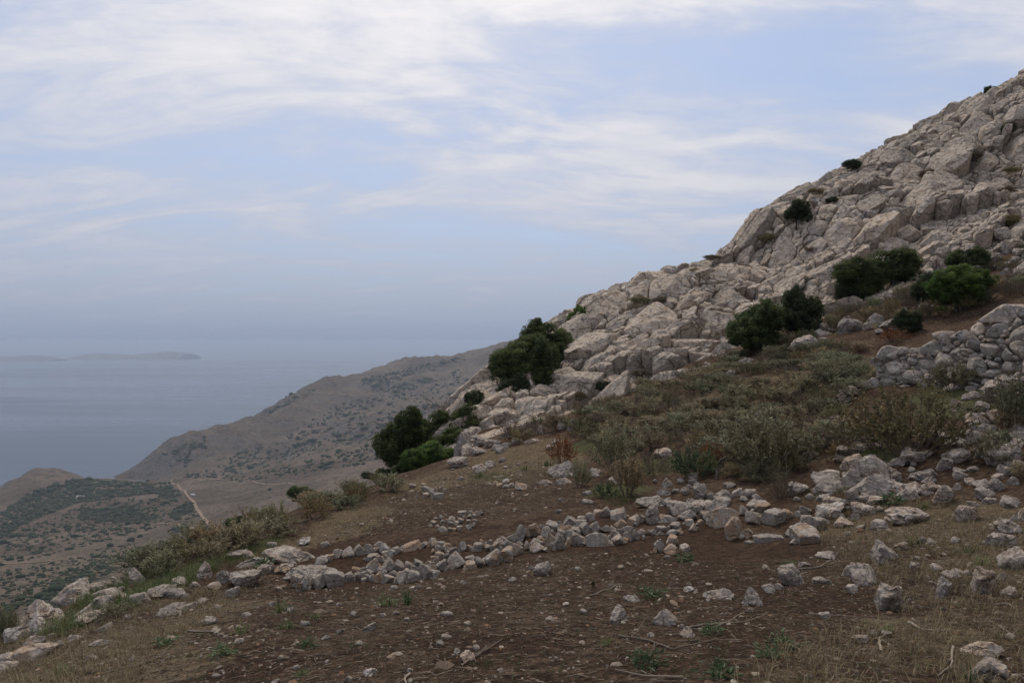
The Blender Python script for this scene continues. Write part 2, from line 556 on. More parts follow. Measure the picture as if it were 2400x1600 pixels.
# ------------------------------------------------------------------ far land: valley, headland, coastal hills
far = [  # photo position, distance
    (1180,815,3600),(1100,832,3500),(1000,853,3350),(900,873,3150),(830,890,2950),(740,908,2700),(680,933,2550),(620,968,2350),(560,1003,2150),(480,1033,2030),(400,1063,1955),
    (330,1093,1840),(285,1112,1815),
    (1100,860,2900),(950,900,2650),(800,930,2500),(850,955,2300),(700,965,2250),(1000,930,2350),(1100,910,2200),
    (640,1010,2080),(740,1010,2050),(560,1060,1900),(450,1090,1790),(650,1065,1850),(400,1122,1700),
    (860,1000,1900),(1000,985,1800),(760,1040,1850),(700,1062,1780),(1060,960,1950),(480,1126,1500),(560,1119,1480),(640,1098,1450),(740,1074,1430),(860,1047,1400),(1000,1010,1450),(640,1130,1300),(760,1105,1250),(900,1075,1250),
    (850,1120,1080),(700,1140,1120),(600,1150,1220),(500,1130,1480),(410,1135,1480),(600,1200,960),(490,1240,880),(440,1190,1120),(700,1200,760),
    (0,1160,1600),(40,1134,1640),(70,1112,1640),(100,1104,1630),(130,1103,1615),(155,1107,1595),(180,1118,1580),(230,1124,1560),(280,1126,1560),(350,1130,1540),
    (100,1130,1480),(200,1150,1400),(300,1160,1350),(0,1200,1300),(150,1200,1180),(300,1210,1100),(400,1210,1080),(0,1250,1040),(200,1250,960),(350,1255,900),
    (0,1300,820),(200,1300,760),(330,1310,690),(450,1260,790),(0,1350,640),(150,1350,590),(250,1350,560),(0,1400,480),(100,1420,430),(0,1470,370),
    (-300,1250,1200),(-300,1350,700),(-300,1480,400),
]
fpts = [P3(*p) for p in far]
for px, py, Y in far[:13]:
    x, y, z = P3(px, py, Y)
    fpts += [(x - 120, y + 260, max(z - 150, SEA - 25)), (x - 350, y + 650, SEA - 60)]
for px, py, Y in [(0,1160,1600),(100,1097,1640),(180,1118,1580),(230,1124,1560),(280,1126,1560)]:
    x, y, z = P3(px, py, Y)
    fpts += [(x - 40, y + 150, SEA - 18), (x - 90, y + 420, SEA - 60)]
for px, py, Y in [(480,1126,1500),(560,1119,1480),(640,1098,1450),(740,1074,1430),(860,1047,1400)]:
    x, y, z = P3(px, py, Y)
    fpts += [(x, y + 150, max(z - 20, SEA + 14))]
fpts += [(-1200, 1300, SEA - 30), (-1300, 2000, SEA - 60), (-700, 700, -260), (-1100, 800, SEA - 10), (-300, 150, -150), (0, 200, -80), (-120, 90, -90),
         (150, 500, -60), (350, 1000, -60), (600, 1800, -20), (900, 2600, 20), (600, 3600, -20), (1200, 3800, 20), (400, 4400, -200), (1000, 4900, -220),
         (300, 300, 10), (-1500, 3000, SEA - 80), (-800, 3400, SEA - 80), (0, 4500, SEA - 60)]
fpts = np.array(fpts)
tps_far = TPS(fpts[:, :2] / 1000, fpts[:, 2] / 1000, 1e-5)


def HF(x, y, detail=True):
    x, y = np.asarray(x, float), np.asarray(y, float)
    p = np.column_stack([x.ravel(), y.ravel()])
    z = tps_far(p / 1000) * 1000
    if detail:
        wq = p + 60 * np.column_stack([gnoise(p / 300, 41), gnoise(p / 300, 42)])
        rr = np.hypot(p[:, 0], p[:, 1])
        steep = smooth01(p[:, 1], 1000, 2000)
        lowland = smooth01(z - SEA, 2, 55)
        z = z + lowland * (7 + 34 * steep) * (fbm(wq / 430, 5, ridge=True, seed=51) - 0.35) + lowland * (1.5 + 4.0 * steep) * fbm(p / 60, 4, seed=61) + lowland * (2.5 + 14 * steep) * (fbm((wq + 20 * gnoise(p / 90, 45)[:, None]) / 130, 4, ridge=True, seed=57) - 0.35)
    return z.reshape(x.shape)


th = np.radians(np.concatenate([np.arange(-62, -38, 0.6), np.arange(-38, 2.0, 0.085), np.arange(2.0, 30, 0.6)]))
r = np.concatenate([np.geomspace(70, 300, 40), np.geomspace(305, 2600, 330), np.geomspace(2620, 5600, 90)])
Vf, Qf = polar_sheet(r, th, HF)
keep = (Vf[:, 2] > SEA - 30)
Qf = Qf[keep[Qf].any(1)]
M_HILL, t = newmat('dry_hillside')
P = geo_pos(t)
n1 = t.noise(P, 0.006, 6, 0.6, 0.6)
n2 = t.noise(P, 0.045, 6, 0.7)
n3 = t.noise(P, 0.16, 5, 0.8)
nz = t.n('ShaderNodeSeparateXYZ', i_0=t.n('ShaderNodeNewGeometry').outputs['Normal']).outputs['Z']
c = t.mix(t.ramp(n1, (0.38, 0.62)), (0.10, 0.076, 0.056), (0.165, 0.128, 0.097))
c = t.mix(t.ramp(t.math('ADD', nz, t.math('MULTIPLY', t.math('SUBTRACT', n2, 0.5), 0.5)), (0.95, 0.80)), c, (0.135, 0.120, 0.110))
c = t.mix(t.math('MULTIPLY', t.n('ShaderNodeAttribute', attribute_name='scrub').outputs['Fac'], t.ramp(t.math('ADD', n2, t.math('MULTIPLY', n3, 0.5)), (0.68, 0.82))), c, (0.040, 0.044, 0.028))
c = t.mix(t.math('MULTIPLY', t.ramp(n2, (0.52, 0.62)), 0.75), c, (0.048, 0.048, 0.034))
c = t.mix(t.math('MULTIPLY', t.ramp(n3, (0.50, 0.62)), 0.85), c, (0.045, 0.044, 0.032))
c = t.mix(t.math('MULTIPLY', t.ramp(n3, (0.44, 0.34)), 0.6), c, (0.215, 0.175, 0.14))
finish(t, c, 1.0, t.math('ADD', n2, t.math('MULTIPLY', n3, 0.35)), 0.8, 14.0, 0.05)
used = np.zeros(len(Vf), bool); used[Qf] = True
ren = np.cumsum(used) - 1
tag(link('hills', mesh('hills', Vf[used], ren[Qf], M_HILL)), 'dry brown coastal hills and headland falling to the sea', kind='structure')


_fr = np.geomspace(300, 5400, 1500)


def castf(px, py):
    out = []
    for a, b in zip(np.atleast_1d(px), np.atleast_1d(py)):
        X, Z = (a - 1200) / F * _fr, CZ + (800 - b) / F * _fr
        hit = HF(X, _fr) > Z
        j = hit.argmax() if hit.any() else len(_fr) - 1
        out.append((X[j], _fr[j]))
    out = np.array(out)
    return np.column_stack([out, HF(out[:, 0], out[:, 1])])


# sea
th = np.radians(np.linspace(-180, 180, 145))
r = np.concatenate([[5], np.geomspace(300, 80000, 60)])
Vs, Qs = polar_sheet(r, th, lambda x, y: np.full(len(x), SEA))
M_SEA, t = newmat('sea_water')
P = geo_pos(t)
mp = t.n('ShaderNodeMapping', i_Vector=P, i_Scale=(0.35, 1, 1), i_Rotation=(0, 0, rad(8)))
wv = t.noise(mp.outputs[0], 0.055, 5, 0.6)
sw = t.noise(t.n('ShaderNodeMapping', i_Vector=P, i_Scale=(0.3, 1.0, 1), i_Rotation=(0, 0, rad(-12))).outputs[0], 0.0009, 5, 0.55, 0.8)
p = t.n('ShaderNodeBsdfPrincipled', i_Base_Color=t.mix(t.ramp(sw, (0.35, 0.65)), (0.020, 0.040, 0.075), (0.030, 0.055, 0.095)),
        i_Roughness=t.n('ShaderNodeMapRange', i_Value=t.ramp(sw, (0.38, 0.62)), i_3=0.22, i_4=0.42).outputs[0], i_IOR=1.33)
b = t.n('ShaderNodeBump', i_Height=wv, i_Strength=0.35, i_Distance=6.0)
t.link(b.outputs[0], p.inputs['Normal'])
t.link(p.outputs[0], t.n('ShaderNodeOutputMaterial').inputs['Surface'])
tag(link('sea', mesh('sea', Vs, Qs, M_SEA)), 'calm hazy blue sea reaching to the horizon', kind='structure')

# islands on the horizon
M_ISLE, t = newmat('island_rock')
c = t.mix(t.ramp(t.noise(geo_pos(t), 0.012, 6, 0.7), (0.4, 0.6)), (0.05, 0.05, 0.035), (0.16, 0.13, 0.10))
finish(t, c, 1.0)


def island(outline, basepy, label, depth):
    """outline: photo points along the skyline; real hills of matching width and height at the distance of their waterline"""
    o = np.array(outline, float)
    Y = (CZ - SEA) / ((basepy - 800) / F)
    xs = (o[:, 0] - 1200) / F * Y
    zs = np.maximum(SEA + 4, CZ + (800 - o[:, 1]) / F * (Y + depth * 0.4))
    u = np.linspace(xs[0], xs[-1], 160)
    zc = np.interp(u, xs, zs) - SEA
    v = np.linspace(-1, 1, 25)
    U, Vv = np.meshgrid(u, v, indexing='ij')
    half = depth * (0.35 + 0.65 * np.clip(zc / zc.max(), 0, 1))[:, None]
    yy = Y + depth * 0.4 + Vv * half
    h = zc[:, None] * (1 - np.abs(Vv) ** 1.8)
    pts = np.column_stack([U.ravel(), yy.ravel()])
    zz = SEA - 3 + h.ravel() * (1 + 0.22 * fbm(pts / 260, 4, seed=71))
    n = len(v)
    i = (np.arange(len(u) - 1)[:, None] * n + np.arange(n - 1)).ravel()
    q = np.column_stack([i, i + n, i + n + 1, i + 1])
    ob = link('island', mesh('island', np.column_stack([pts, zz]), q, M_ISLE))
    tag(ob, label, 'island', 'low islands far out on the sea')


island([(125,841),(150,838),(185,830),(215,828),(250,828),(290,832),(305,829),(340,826),(380,824),(405,825),(430,829)], 842,
       'longer low island, to the right of its neighbour on the hazy sea', 700)
island([(-90,838),(-30,836),(0,835),(30,834),(70,833),(95,834),(122,841)], 846, 'shorter low island cut by the left edge of the view', 500)

# ------------------------------------------------------------------ haze: one closed box of air
M_HAZE, t = newmat('haze')
hv = t.n('ShaderNodeVolumePrincipled', i_Color=(0.55, 0.64, 0.78, 1), i_Density=1.0 / 11000.0, i_Anisotropy=0.15)
t.link(hv.outputs[0], t.n('ShaderNodeOutputMaterial').inputs['Volume'])
R_ = 84000
bz0, bz1 = SEA - 90, 39.5
V = [(sx * R_, sy * R_, z) for z in (bz0, bz1) for sy in (-1, 1) for sx in (-1, 1)]
Q = [(0, 2, 3, 1), (4, 5, 7, 6), (0, 1, 5, 4), (2, 6, 7, 3), (0, 4, 6, 2), (1, 3, 7, 5)]
tag(link('haze', mesh('haze', V, Q, M_HAZE, False)), 'pale blue haze over the sea and the coast', kind='stuff')


# ------------------------------------------------------------------ the rock outcrop: fractured limestone blocks
def cells(U, wgt, K, nb, gap, rmax):
    """2D power-diagram cell radii in K directions round each seed"""
    n = len(U)
    ang = np.linspace(0, 2 * np.pi, K, endpoint=False)
    D = np.column_stack([np.cos(ang), np.sin(ang)])
    R = np.empty((n, K))
    for k in range(0, n, 400):
        d = U[None, :, :] - U[k:k + 400][:, None, :]
        d2 = (d ** 2).sum(-1)
        idx = np.argsort(d2, axis=1)[:, 1:nb + 1]
        rows = np.arange(len(idx))[:, None]
        dv, dd = d[rows, idx], d2[rows, idx]
        s = (dd + wgt[k:k + 400][:, None] - wgt[idx]) / 2
        s = np.maximum(s, 0.12 * dd)
        pr = dv @ D.T
        rr = np.where(pr > 1e-6, s[:, :, None] / np.maximum(pr, 1e-6), 1e9)
        # shift the border inwards by half a crack
        lim = (s - gap * np.sqrt(dd))[:, :, None] / np.maximum(pr, 1e-6)
        rr = np.where(pr > 1e-6, np.maximum(lim, 0.05), 1e9)
        R[k:k + 400] = rr.min(1)
    return np.minimum(R, rmax[:, None]), D


def block_mesh_arrays(r, D, size, rg, surf, org, N, h0, tilt, rounding, facets, nz, skirt, T=(0.0, 0.3, 0.55, 0.75, 0.88, 0.96, 1.0), mass=None):
    """one block: rings of vertices from the middle of the cell to its border, then down into the crack"""
    T = np.array(T)
    K = len(r)
    q = (T[1:, None, None] * (r[:, None] * D)[None, :, :]).reshape(-1, 2)
    q = np.vstack([[0, 0], q])
    b = np.concatenate([[r.mean()], ((1 - T[1:, None]) * r[None, :]).ravel()])
    h = h0 + q @ tilt
    for a_, c_, s_ in facets:
        h = np.minimum(h, h0 + s_ * (c_ * size - q @ a_))
    if mass is not None:
        h = h + mass(org + q)
    ro = np.minimum(rounding, 0.6 * size)
    e = np.clip(b / ro, 0, 1)
    h = h - ro * 0.8 * (1 - np.sqrt(np.clip(1 - (1 - e) ** 2, 0, 1)))
    base = surf(org + q)
    wp = base + N * h[:, None]
    wp = wp + N * (nz * (0.6 * fbm(wp / (0.5 * size + 0.15), 3, seed=81) + 1.0 * fbm(wp / 0.5, 3, seed=87, ridge=True) - 0.3))[:, None]
    low = base[-K:] + (base[-K:] - base[0]) * 0.02 - N * skirt
    V = np.vstack([wp, low])
    F_ = []
    k = np.arange(K)
    k2 = (k + 1) % K
    tri = np.column_stack([np.zeros(K, int), 1 + k, 1 + k2, 1 + k2])
    quads = []
    for j in range(len(T) - 1):
        a0 = 1 + j * K
        quads.append(np.column_stack([a0 + k, a0 + K + k, a0 + K + k2, a0 + k2]))
    return V, tri[:, :3], np.vstack(quads)


def poly_mesh(name, V, tri, quads, mat, sharp=0):
    """tris and quads together"""
    f = np.concatenate([tri.ravel(), quads.ravel()]).astype(np.int32)
    nt, nq = len(tri), len(quads)
    m = bpy.data.meshes.new(name)
    m.vertices.add(len(V))
    m.vertices.foreach_set('co', np.asarray(V, np.float32).ravel())
    m.loops.add(len(f))
    m.loops.foreach_set('vertex_index', f)
    m.polygons.add(nt + nq)
    m.polygons.foreach_set('loop_start', np.concatenate([np.arange(nt) * 3, nt * 3 + np.arange(nq) * 4]).astype(np.int32))
    m.polygons.foreach_set('loop_total', np.concatenate([np.full(nt, 3), np.full(nq, 4)]).astype(np.int32))
    m.polygons.foreach_set('use_smooth', np.ones(nt + nq, bool))
    m.materials.append(mat)
    m.update(calc_edges=True)
    if sharp: m.set_sharp_from_angle(angle=rad(sharp))
    return m


def darts(n_try, x0, x1, y0, y1, rad_fn, ok, seed, sx=1.0):
    """seeds with variable spacing (dart throwing, big ones first)"""
    g = np.random.default_rng(seed)
    c = np.column_stack([g.uniform(x0, x1, n_try), g.uniform(y0, y1, n_try)])
    c = c[ok(c)]
    r = rad_fn(c, g)
    o = np.argsort(-r)
    c, r = c[o], r[o]
    P_, R_ = np.empty((len(c), 2)), np.empty(len(c))
    m = 0
    for p, q in zip(c, r):
        if m:
            d = P_[:m] - p
            if (((d[:, 0] / sx) ** 2 + d[:, 1] ** 2) < (0.5 * (R_[:m] + q)) ** 2).any():
                continue
        P_[m], R_[m] = p, q
        m += 1
    return P_[:m], R_[:m]


# the sheet is unrolled along strike (u) and up the dip (v)
STR, DIP = rad(26), rad(36)
e1 = np.array([math.cos(STR), math.sin(STR)])
e2 = np.array([-math.sin(STR), math.cos(STR)]) * math.cos(DIP)
ORG = np.array([0.0, 33.0])


def uv2xy(uv):
    return ORG + uv[:, :1] * e1 + uv[:, 1:] * e2


def cliff_surf(uv):
    xy = uv2xy(uv)
    return np.column_stack([xy, H0(xy[:, 0], xy[:, 1]) + 0.25 * gnoise(xy / 5.0, 33) - 0.25])


def cliff_normal(uv):
    e = 0.5
    a = cliff_surf(uv + [e, 0]) - cliff_surf(uv - [e, 0])
    b = cliff_surf(uv + [0, e]) - cliff_surf(uv - [0, e])
    n = np.cross(a, b)
    n /= np.linalg.norm(n, axis=1)[:, None]
    return n


ridge = np.array([P3(*p)[:2] for p in [(1110,925,38),(1200,850,42),(1380,718,46),(1500,663,48),(1620,625,50),(1740,600,53),(1800,510,55),(1950,412,59),
                                     (2100,338,62),(2300,226,66),(2400,173,68),(2600,110,71),(2900,0,75)]])


def in_cliff(uv):
    xy = uv2xy(uv)
    rs = rockside(xy[:, 0], xy[:, 1])
    yr = np.interp(xy[:, 0], ridge[:, 0], ridge[:, 1], left=37)
    return (rs > -0.7) & (xy[:, 1] < yr + 5.0) & (xy[:, 0] > -2.8) & (xy[:, 0] < 51) & (xy[:, 0] / xy[:, 1] < 0.80)


def rad_field(uv, g):
    xy = uv2xy(uv)
    n = gnoise(uv / 6.0, 15)
    base = np.exp(g.normal(-0.6, 0.68, len(uv))) * (0.85 + 0.5 * n)
    px = 1200 + F * xy[:, 0] / xy[:, 1]
    rs = rockside(xy[:, 0], xy[:, 1])
    scree = smooth01(px, 1950, 2200) * smooth01(rs, 12, 4)      # loose boulder field at the foot on the right
    base = base * (1 - 0.55 * scree)
    return np.clip(base, 0.30, 2.6)


# great masses of rock first: their heights and tilts carry the blocks that the cracks cut out of them
UM, RM = darts(3000, -10, 66, -10, 50, lambda u, g_: np.exp(g_.normal(0.95, 0.35, len(u))), lambda u: np.ones(len(u), bool), 19, 1.7)
gm = np.random.default_rng(23)
HM = gm.uniform(-0.2, 0.55, len(UM))
TM = gm.normal(0, 0.15, (len(UM), 2)) + [0.0, -0.12]
FM = gm.uniform(0, 2 * np.pi, (len(UM), 3))


def mass_at(j):
    def f(u):
        q = u - UM[j]
        h = HM[j] + q @ TM[j]
        for a_ in FM[j]:
            h = np.minimum(h, HM[j] + 0.9 * (0.75 * RM[j] - q @ np.array([math.cos(a_) / 1.5, math.sin(a_)])))
        return np.clip(h, -0.4, 1.3)
    return f


def mass_of(u):
    q = (UM - u) / [1.7, 1.0]
    return int((((q ** 2).sum(1)) - 0.3 * RM ** 2).argmin())


U, RU = darts(24000, -6, 62, -8, 46, rad_field, in_cliff, 7, 1.2)
K1, K2 = 56, 32
AN = [1.12, 1.0]
cap = 1.7 * RU + 0.25
Rc, D = cells(U / AN, RU ** 2 * 0.35, K1, 26, 0.03, cap)
Rs, D2 = cells(U / AN, RU ** 2 * 0.35, K2, 26, 0.03, cap)
D, D2 = D * AN, D2 * AN
Nn = cliff_normal(U)
Pc = cliff_surf(U)
pxs, pys = proj(Pc)
pxsize = RU * F / Pc[:, 1]
view = (pxs > -60) & (pxs < 2460) & (pys > 60)
score = np.where(view, pxsize, 0)
order = np.argsort(-score)
g = np.random.default_rng(3)
outcrop = link('rocky_hillside', None, loc=(0, 0, 0))
tag(outcrop, 'pale limestone outcrop of fractured boulders climbing to the upper right', kind='structure')
rest_V, rest_T, rest_Q, off = [], [], [], 0
for rank, i in enumerate(order):
    big = rank < 300
    size = Rc[i].mean()
    xy = uv2xy(U[i:i + 1])[0]
    foot = float(smooth01(rockside(xy[0], xy[1]), -0.5, 2.5))
    crest = 1.0 - 0.6 * float(smooth01(xy[1] - np.interp(xy[0], ridge[:, 0], ridge[:, 1], left=37), -5.0, -0.5))
    tl = g.normal(0, 0.20, 2)
    fac = []
    for _ in range(g.integers(2, 5)):
        a_ = g.uniform(0, 2 * math.pi)
        fac.append((np.array([math.cos(a_), math.sin(a_)]), g.uniform(0.15, 0.75), g.uniform(0.4, 1.2)))
    N = Nn[i] + np.array([0, -0.25, 0.05]) + g.normal(0, 0.05, 3)
    N = N / np.linalg.norm(N)
    h0 = 0.16 + (0.05 + 0.30 * size * g.uniform(0.2, 1.5)) * (0.4 + 0.6 * foot) * crest
    mf = mass_at(mass_of(U[i]))
    V, T_, Q_ = block_mesh_arrays(Rc[i] if big else Rs[i], D if big else D2, size, g, cliff_surf, U[i], N, h0, tl,
                                  g.uniform(0.05, 0.14) * (0.5 + 0.4 * size), fac, 0.07 + 0.05 * size, 0.6 + 0.3 * size,
                                  (0.0, 0.14, 0.28, 0.42, 0.55, 0.67, 0.78, 0.87, 0.94, 0.98, 1.0) if big else (0.0, 0.35, 0.65, 0.85, 0.95, 1.0),
                                  lambda u: foot * crest * mf(u))
    if big:
        V0 = V[0].copy()
        o = link('boulder', poly_mesh('boulder', V - V0, T_, Q_, M_CLIFF, 38), outcrop, V0)
    else:
        rest_V.append(V); rest_T.append(T_ + off); rest_Q.append(Q_ + off); off += len(V)
if rest_V:
    o = link('small_boulders', poly_mesh('small_boulders', np.vstack(rest_V), np.vstack(rest_T), np.vstack(rest_Q), M_CLIFF), outcrop)
    o['kind'] = 'stuff'
print('cliff blocks', len(U), off)


# ------------------------------------------------------------------ loose stones
def ico(sub):
    import bmesh
    bm = bmesh.new()
    bmesh.ops.create_icosphere(bm, subdivisions=sub, radius=1.0)
    V = np.array([v.co[:] for v in bm.verts])
    F_ = np.array([[v.index for v in f.verts] for f in bm.faces])
    bm.free()
    return V / np.linalg.norm(V, axis=1)[:, None], F_


def rock_shape(seed, sub=3, planes=11, p=18, rough=0.05, box=0.0):
    """a chipped stone: softly intersected planes plus weathering"""
    g = np.random.default_rng(seed)
    d, f = ico(sub)
    n = g.normal(size=(planes, 3))
    n /= np.linalg.norm(n, axis=1)[:, None]
    if box:
        ax = np.vstack([np.eye(3), -np.eye(3)]) + g.normal(0, 0.12, (6, 3))
        n = np.vstack([n[:3], ax / np.linalg.norm(ax, axis=1)[:, None]])
    h = g.uniform(0.62, 1.0, len(n))
    s = (np.maximum(d @ n.T, 0) / h) ** p
    r = (s.sum(1) + 1e-9) ** (-1.0 / p)
    r = np.minimum(r, 1.35)
    v = d * r[:, None]
    k = 1 + rough * (fbm(v * 1.8 + seed, 3, seed=7) + 0.9 * fbm(v * 3.0 + seed, 4, seed=17, ridge=True) - 0.3)
    v = v * k[:, None]
    v -= (v.max(0) + v.min(0)) / 2
    v /= (v.max(0) - v.min(0)) / 2
    return v, f


ROCKS = [mesh('rock', *rock_shape(100 + k, 4, 9 + k % 5, 26, 0.20), M_ROCK) for k in range(12)]
SLABS = [mesh('rock', *rock_shape(150 + k, 4, 8, 20, 0.24), M_ROCK) for k in range(4)]
STONES = [mesh('stone', *rock_shape(200 + k, 4, 8 + k % 5, 44, 0.07, box=k % 3 == 0), M_STONE) for k in range(14)]
SMALL = [mesh('stone', *rock_shape(300 + k, 3, 9, 36, 0.08), M_PEBBLE) for k in range(8)]


for _m in ROCKS + SLABS + STONES + SMALL:
    _m.set_sharp_from_angle(angle=rad(32))


def seat(px, py, w, h, g, sink=0.25):
    """position, half sizes for stones seen at (px, py) (their middles) with the given apparent width and height"""
    px, py, w, h = (np.asarray(a, float) for a in (px, py, w, h))
    c = cast(px, py + 0.42 * h)
    k = c[:, 1] / F
    hx = w * k / 2
    hz = h * k * 0.62
    hy = np.minimum(hx, hz * 1.6) * g.uniform(0.85, 1.15, len(px))
    y = c[:, 1] + hy * 0.75
    x = c[:, 0] / c[:, 1] * y
    z = H(x, y)
    z = np.minimum(z, c[:, 2] + 0.5 * hy) + hz * (1 - 2 * sink)
    return np.column_stack([x, y, z]), np.column_stack([hx, hy, hz])


def put(name, me, loc, half, g, parent=None, tiltmax=0.2):
    o = bpy.data.objects.new(name, me)
    COL.objects.link(o)
    o.scale = half
    o.rotation_euler = (g.normal(0, tiltmax * 0.5), g.normal(0, tiltmax), g.normal(0, 0.3) + (math.pi if g.random() < 0.5 else 0))
    if parent is not None:
        o.parent = parent
        o.location = Vector(loc) - parent.location
    else:
        o.location = loc
    return o


g = np.random.default_rng(77)
A3 = lambda L, ox, oy, s: [(ox + a[0] / s, oy + a[1] / s, a[2] / s, a[3] / s) + tuple(a[4:]) for a in L]

# stone rings (low enclosures of gathered stones on the terrace)
c3 = lambda L: A3(L, 640, 1100, 3.92)
c4 = lambda L: A3(L, 1140, 1050, 3.92)
ring_west = c3([  # back row
    (430,880,100,100),(468,830,60,70),(515,815,60,55),(585,780,95,75),(630,765,45,60),(698,765,115,90),(795,750,75,80),(875,735,95,75),(960,710,90,50),(945,745,60,60),
    (1020,735,85,80),(1130,745,90,60),(1195,725,60,50),(1275,720,150,60),(1390,695,90,50),(1470,680,80,70),
    # front row and the doubled left corner
    (250,950,110,90),(350,950,125,100),(230,1030,95,110),(290,1065,80,105),(235,1085,40,80),(335,1020,70,60),(420,1035,130,125),(560,1018,175,130),(695,995,110,90),(768,985,45,70),(822,988,70,95),(835,1025,45,40),
    (875,995,55,75),(912,1005,55,70),(975,1000,75,85),(1062,1015,100,75),(1105,970,70,60),(1025,955,45,40),(1190,1000,105,115),(1278,1000,90,100),(1395,950,140,130),(1460,920,80,110),(1300,935,80,80),(1235,945,60,50),(1380,925,70,55),
    # middle row and the inner divide
    (765,930,90,60),(835,925,80,60),(880,950,60,45),(925,895,115,115),(985,940,60,50),(1055,890,140,120),(1160,890,90,90),(1245,880,95,70),(1340,870,100,50),(1430,865,60,50),(1170,960,50,40),
    (885,810,65,55),(945,800,70,55),(985,820,60,55),(1045,785,100,75),(1110,765,60,45),
    (1545,885,115,110),(1485,840,70,60),(1525,790,95,80),(1590,800,60,65),(1515,735,70,75),(1600,720,80,70),(1540,700,70,60),(1660,755,90,65)])
ring_mid = c3([(1690,848,180,135),(1800,890,105,70),(1815,822,95,45),(1888,858,95,90),(2020,820,175,130),(2155,790,110,120),(2210,730,120,130),(2245,690,110,60),(1740,722,75,85),(1800,720,60,55),(1870,720,85,70),(1925,690,50,80),
               (1985,690,60,90),(2050,705,75,80),(2080,665,70,50),(2110,640,60,60),(2190,630,90,75),(2150,690,70,60),(2090,745,60,60),(1970,720,60,55)]) + \
    c4([(310,785,75,135),(370,785,50,80),(443,755,90,110),(515,735,65,60),(545,780,110,65),(610,720,110,80),(690,748,75,75),(680,700,45,45),(770,690,100,80),(860,700,110,55),(760,755,85,60),(700,790,80,40),
        (375,900,65,85),(472,920,135,80),(460,865,110,60),(500,840,60,60),(580,845,110,110),(610,885,60,70),(670,862,85,150),(755,865,45,80),(755,805,105,100),(850,855,145,95),(830,775,95,70),(905,750,85,95),
        (1015,850,200,110),(1000,740,95,90),(1090,750,90,60),(1130,828,40,50),(1170,755,70,70),(1145,880,60,40),(1215,850,120,90),(1185,790,70,60),(950,635,85,75),(900,650,50,50),(870,655,70,45),(1015,598,75,55),(1103,590,95,90),
        (1215,622,135,75),(1245,690,85,65),(1330,680,70,75),(1375,665,70,70),(1440,655,60,70),(1210,720,60,50)])
ring_east = c4([(1300,750,130,60),(1300,825,90,85),(1378,805,75,95),(1430,780,70,65),(1448,828,40,45),(1485,775,50,60),(1530,780,75,65),(1620,745,110,60),(1605,785,70,40),(1740,715,130,75),(1715,780,150,55),(1775,760,60,50),
                (1865,690,80,70),(1900,735,90,90),(1690,660,150,60),(1970,685,75,60),(1590,905,100,130),(1700,940,160,110),(1700,850,100,90),(1815,920,110,55),(1660,1000,50,35)]) + \
    A3([(350,410,130,180),(440,440,100,75),(500,340,130,85),(475,320,70,45),(550,260,130,90),(500,250,130,90),(415,290,85,75),(605,310,60,30),(620,335,160,110),(720,310,110,75),(845,290,90,45),(965,315,120,90),(850,358,80,85),
        (930,375,95,95),(840,465,180,120),(600,475,240,55),(270,340,220,130),(740,440,70,60)], 1600, 1100, 2.94)
for L, lab in ((ring_west, 'low stone ring at the outer end of the terrace, round a flat slab'),
               (ring_mid, 'double row of gathered grey and orange stones joining the two stone rings'),
               (ring_east, 'tumbled ring of large blocks under the rubble bank, round a dark hollow')):
    a = np.array(L)
    kf = 0.95 if L is ring_east else 1.14
    loc, half = seat(a[:, 0], a[:, 1], a[:, 2] * kf, a[:, 3] * kf, g, 0.26)
    base = loc.mean(0)
    base[2] = float(H(base[0], base[1]))
    e = link('stone_enclosure', None, loc=base)
    tag(e, lab, 'stone enclosure', 'low stone enclosures on the terrace')
    e.location = base
    for p_, h_ in zip(loc, half):
        put('stone', STONES[g.integers(len(STONES))], p_, h_, g, e, 0.25)
    # chinking stones wedged between the larger ones
    for p_, h_ in zip(loc, half):
        if g.random() < 0.75:
            q_ = p_ + np.array([g.choice([-1, 1]) * h_[0] * g.uniform(0.7, 1.1), g.normal(0, 0.5) * h_[1], 0])
            r_ = h_ * g.uniform(0.35, 0.6)
            q_[2] = float(H(q_[0], q_[1])) + 0.5 * r_[2]
            put('stone', STONES[g.integers(len(STONES))], q_, r_, g, e, 0.3)

# small heaps of stones behind the rings
piles = [
    (c3([(1440,520,50,28),(1510,525,35,25),(1560,565,100,45),(1625,555,40,35),(1665,560,50,35),(1720,550,60,55),(1800,535,60,45),(1840,515,50,45),(1850,480,50,40),(1640,470,70,60),(1720,475,60,50),(1680,495,50,35),(1740,410,90,45),(1760,445,50,35),(1820,410,60,45),(1890,410,100,50),(1630,500,50,30),(1850,435,50,30),(1560,480,60,25),(1480,490,60,25),(1600,475,40,25),(1800,485,45,35)]),
     'broken oval of small stones on raked red soil behind the first ring'),
    (c3([(1410,205,80,45),(1450,225,70,50),(1490,215,40,50),(1530,205,60,60),(1400,260,60,45),(1430,255,40,40),(1510,260,110,60),(1580,215,50,40),(1345,240,60,35),(1320,265,40,30)]),
     'small heap of orange and grey stones near the sage on the edge of the terrace'),
    (c3([(1980,145,60,25),(2040,135,60,30),(2080,160,60,30),(2140,120,70,40),(2140,160,80,30),(2190,150,50,40),(2240,130,60,30),(2285,165,115,60),(2110,145,50,30)]),
     'small line of stones with one squared block, farthest back on the terrace'),
]
for L, lab in piles:
    a = np.array(L)
    loc, half = seat(a[:, 0], a[:, 1], a[:, 2], a[:, 3], g, 0.25)
    base = loc.mean(0)
    base[2] = float(H(base[0], base[1]))
    e = link('stone_pile', None)
    e.location = base
    tag(e, lab, 'stone pile', 'small heaps of stones behind the rings')
    for p_, h_ in zip(loc, half):
        put('stone', STONES[g.integers(len(STONES))], p_, h_, g, e, 0.25)

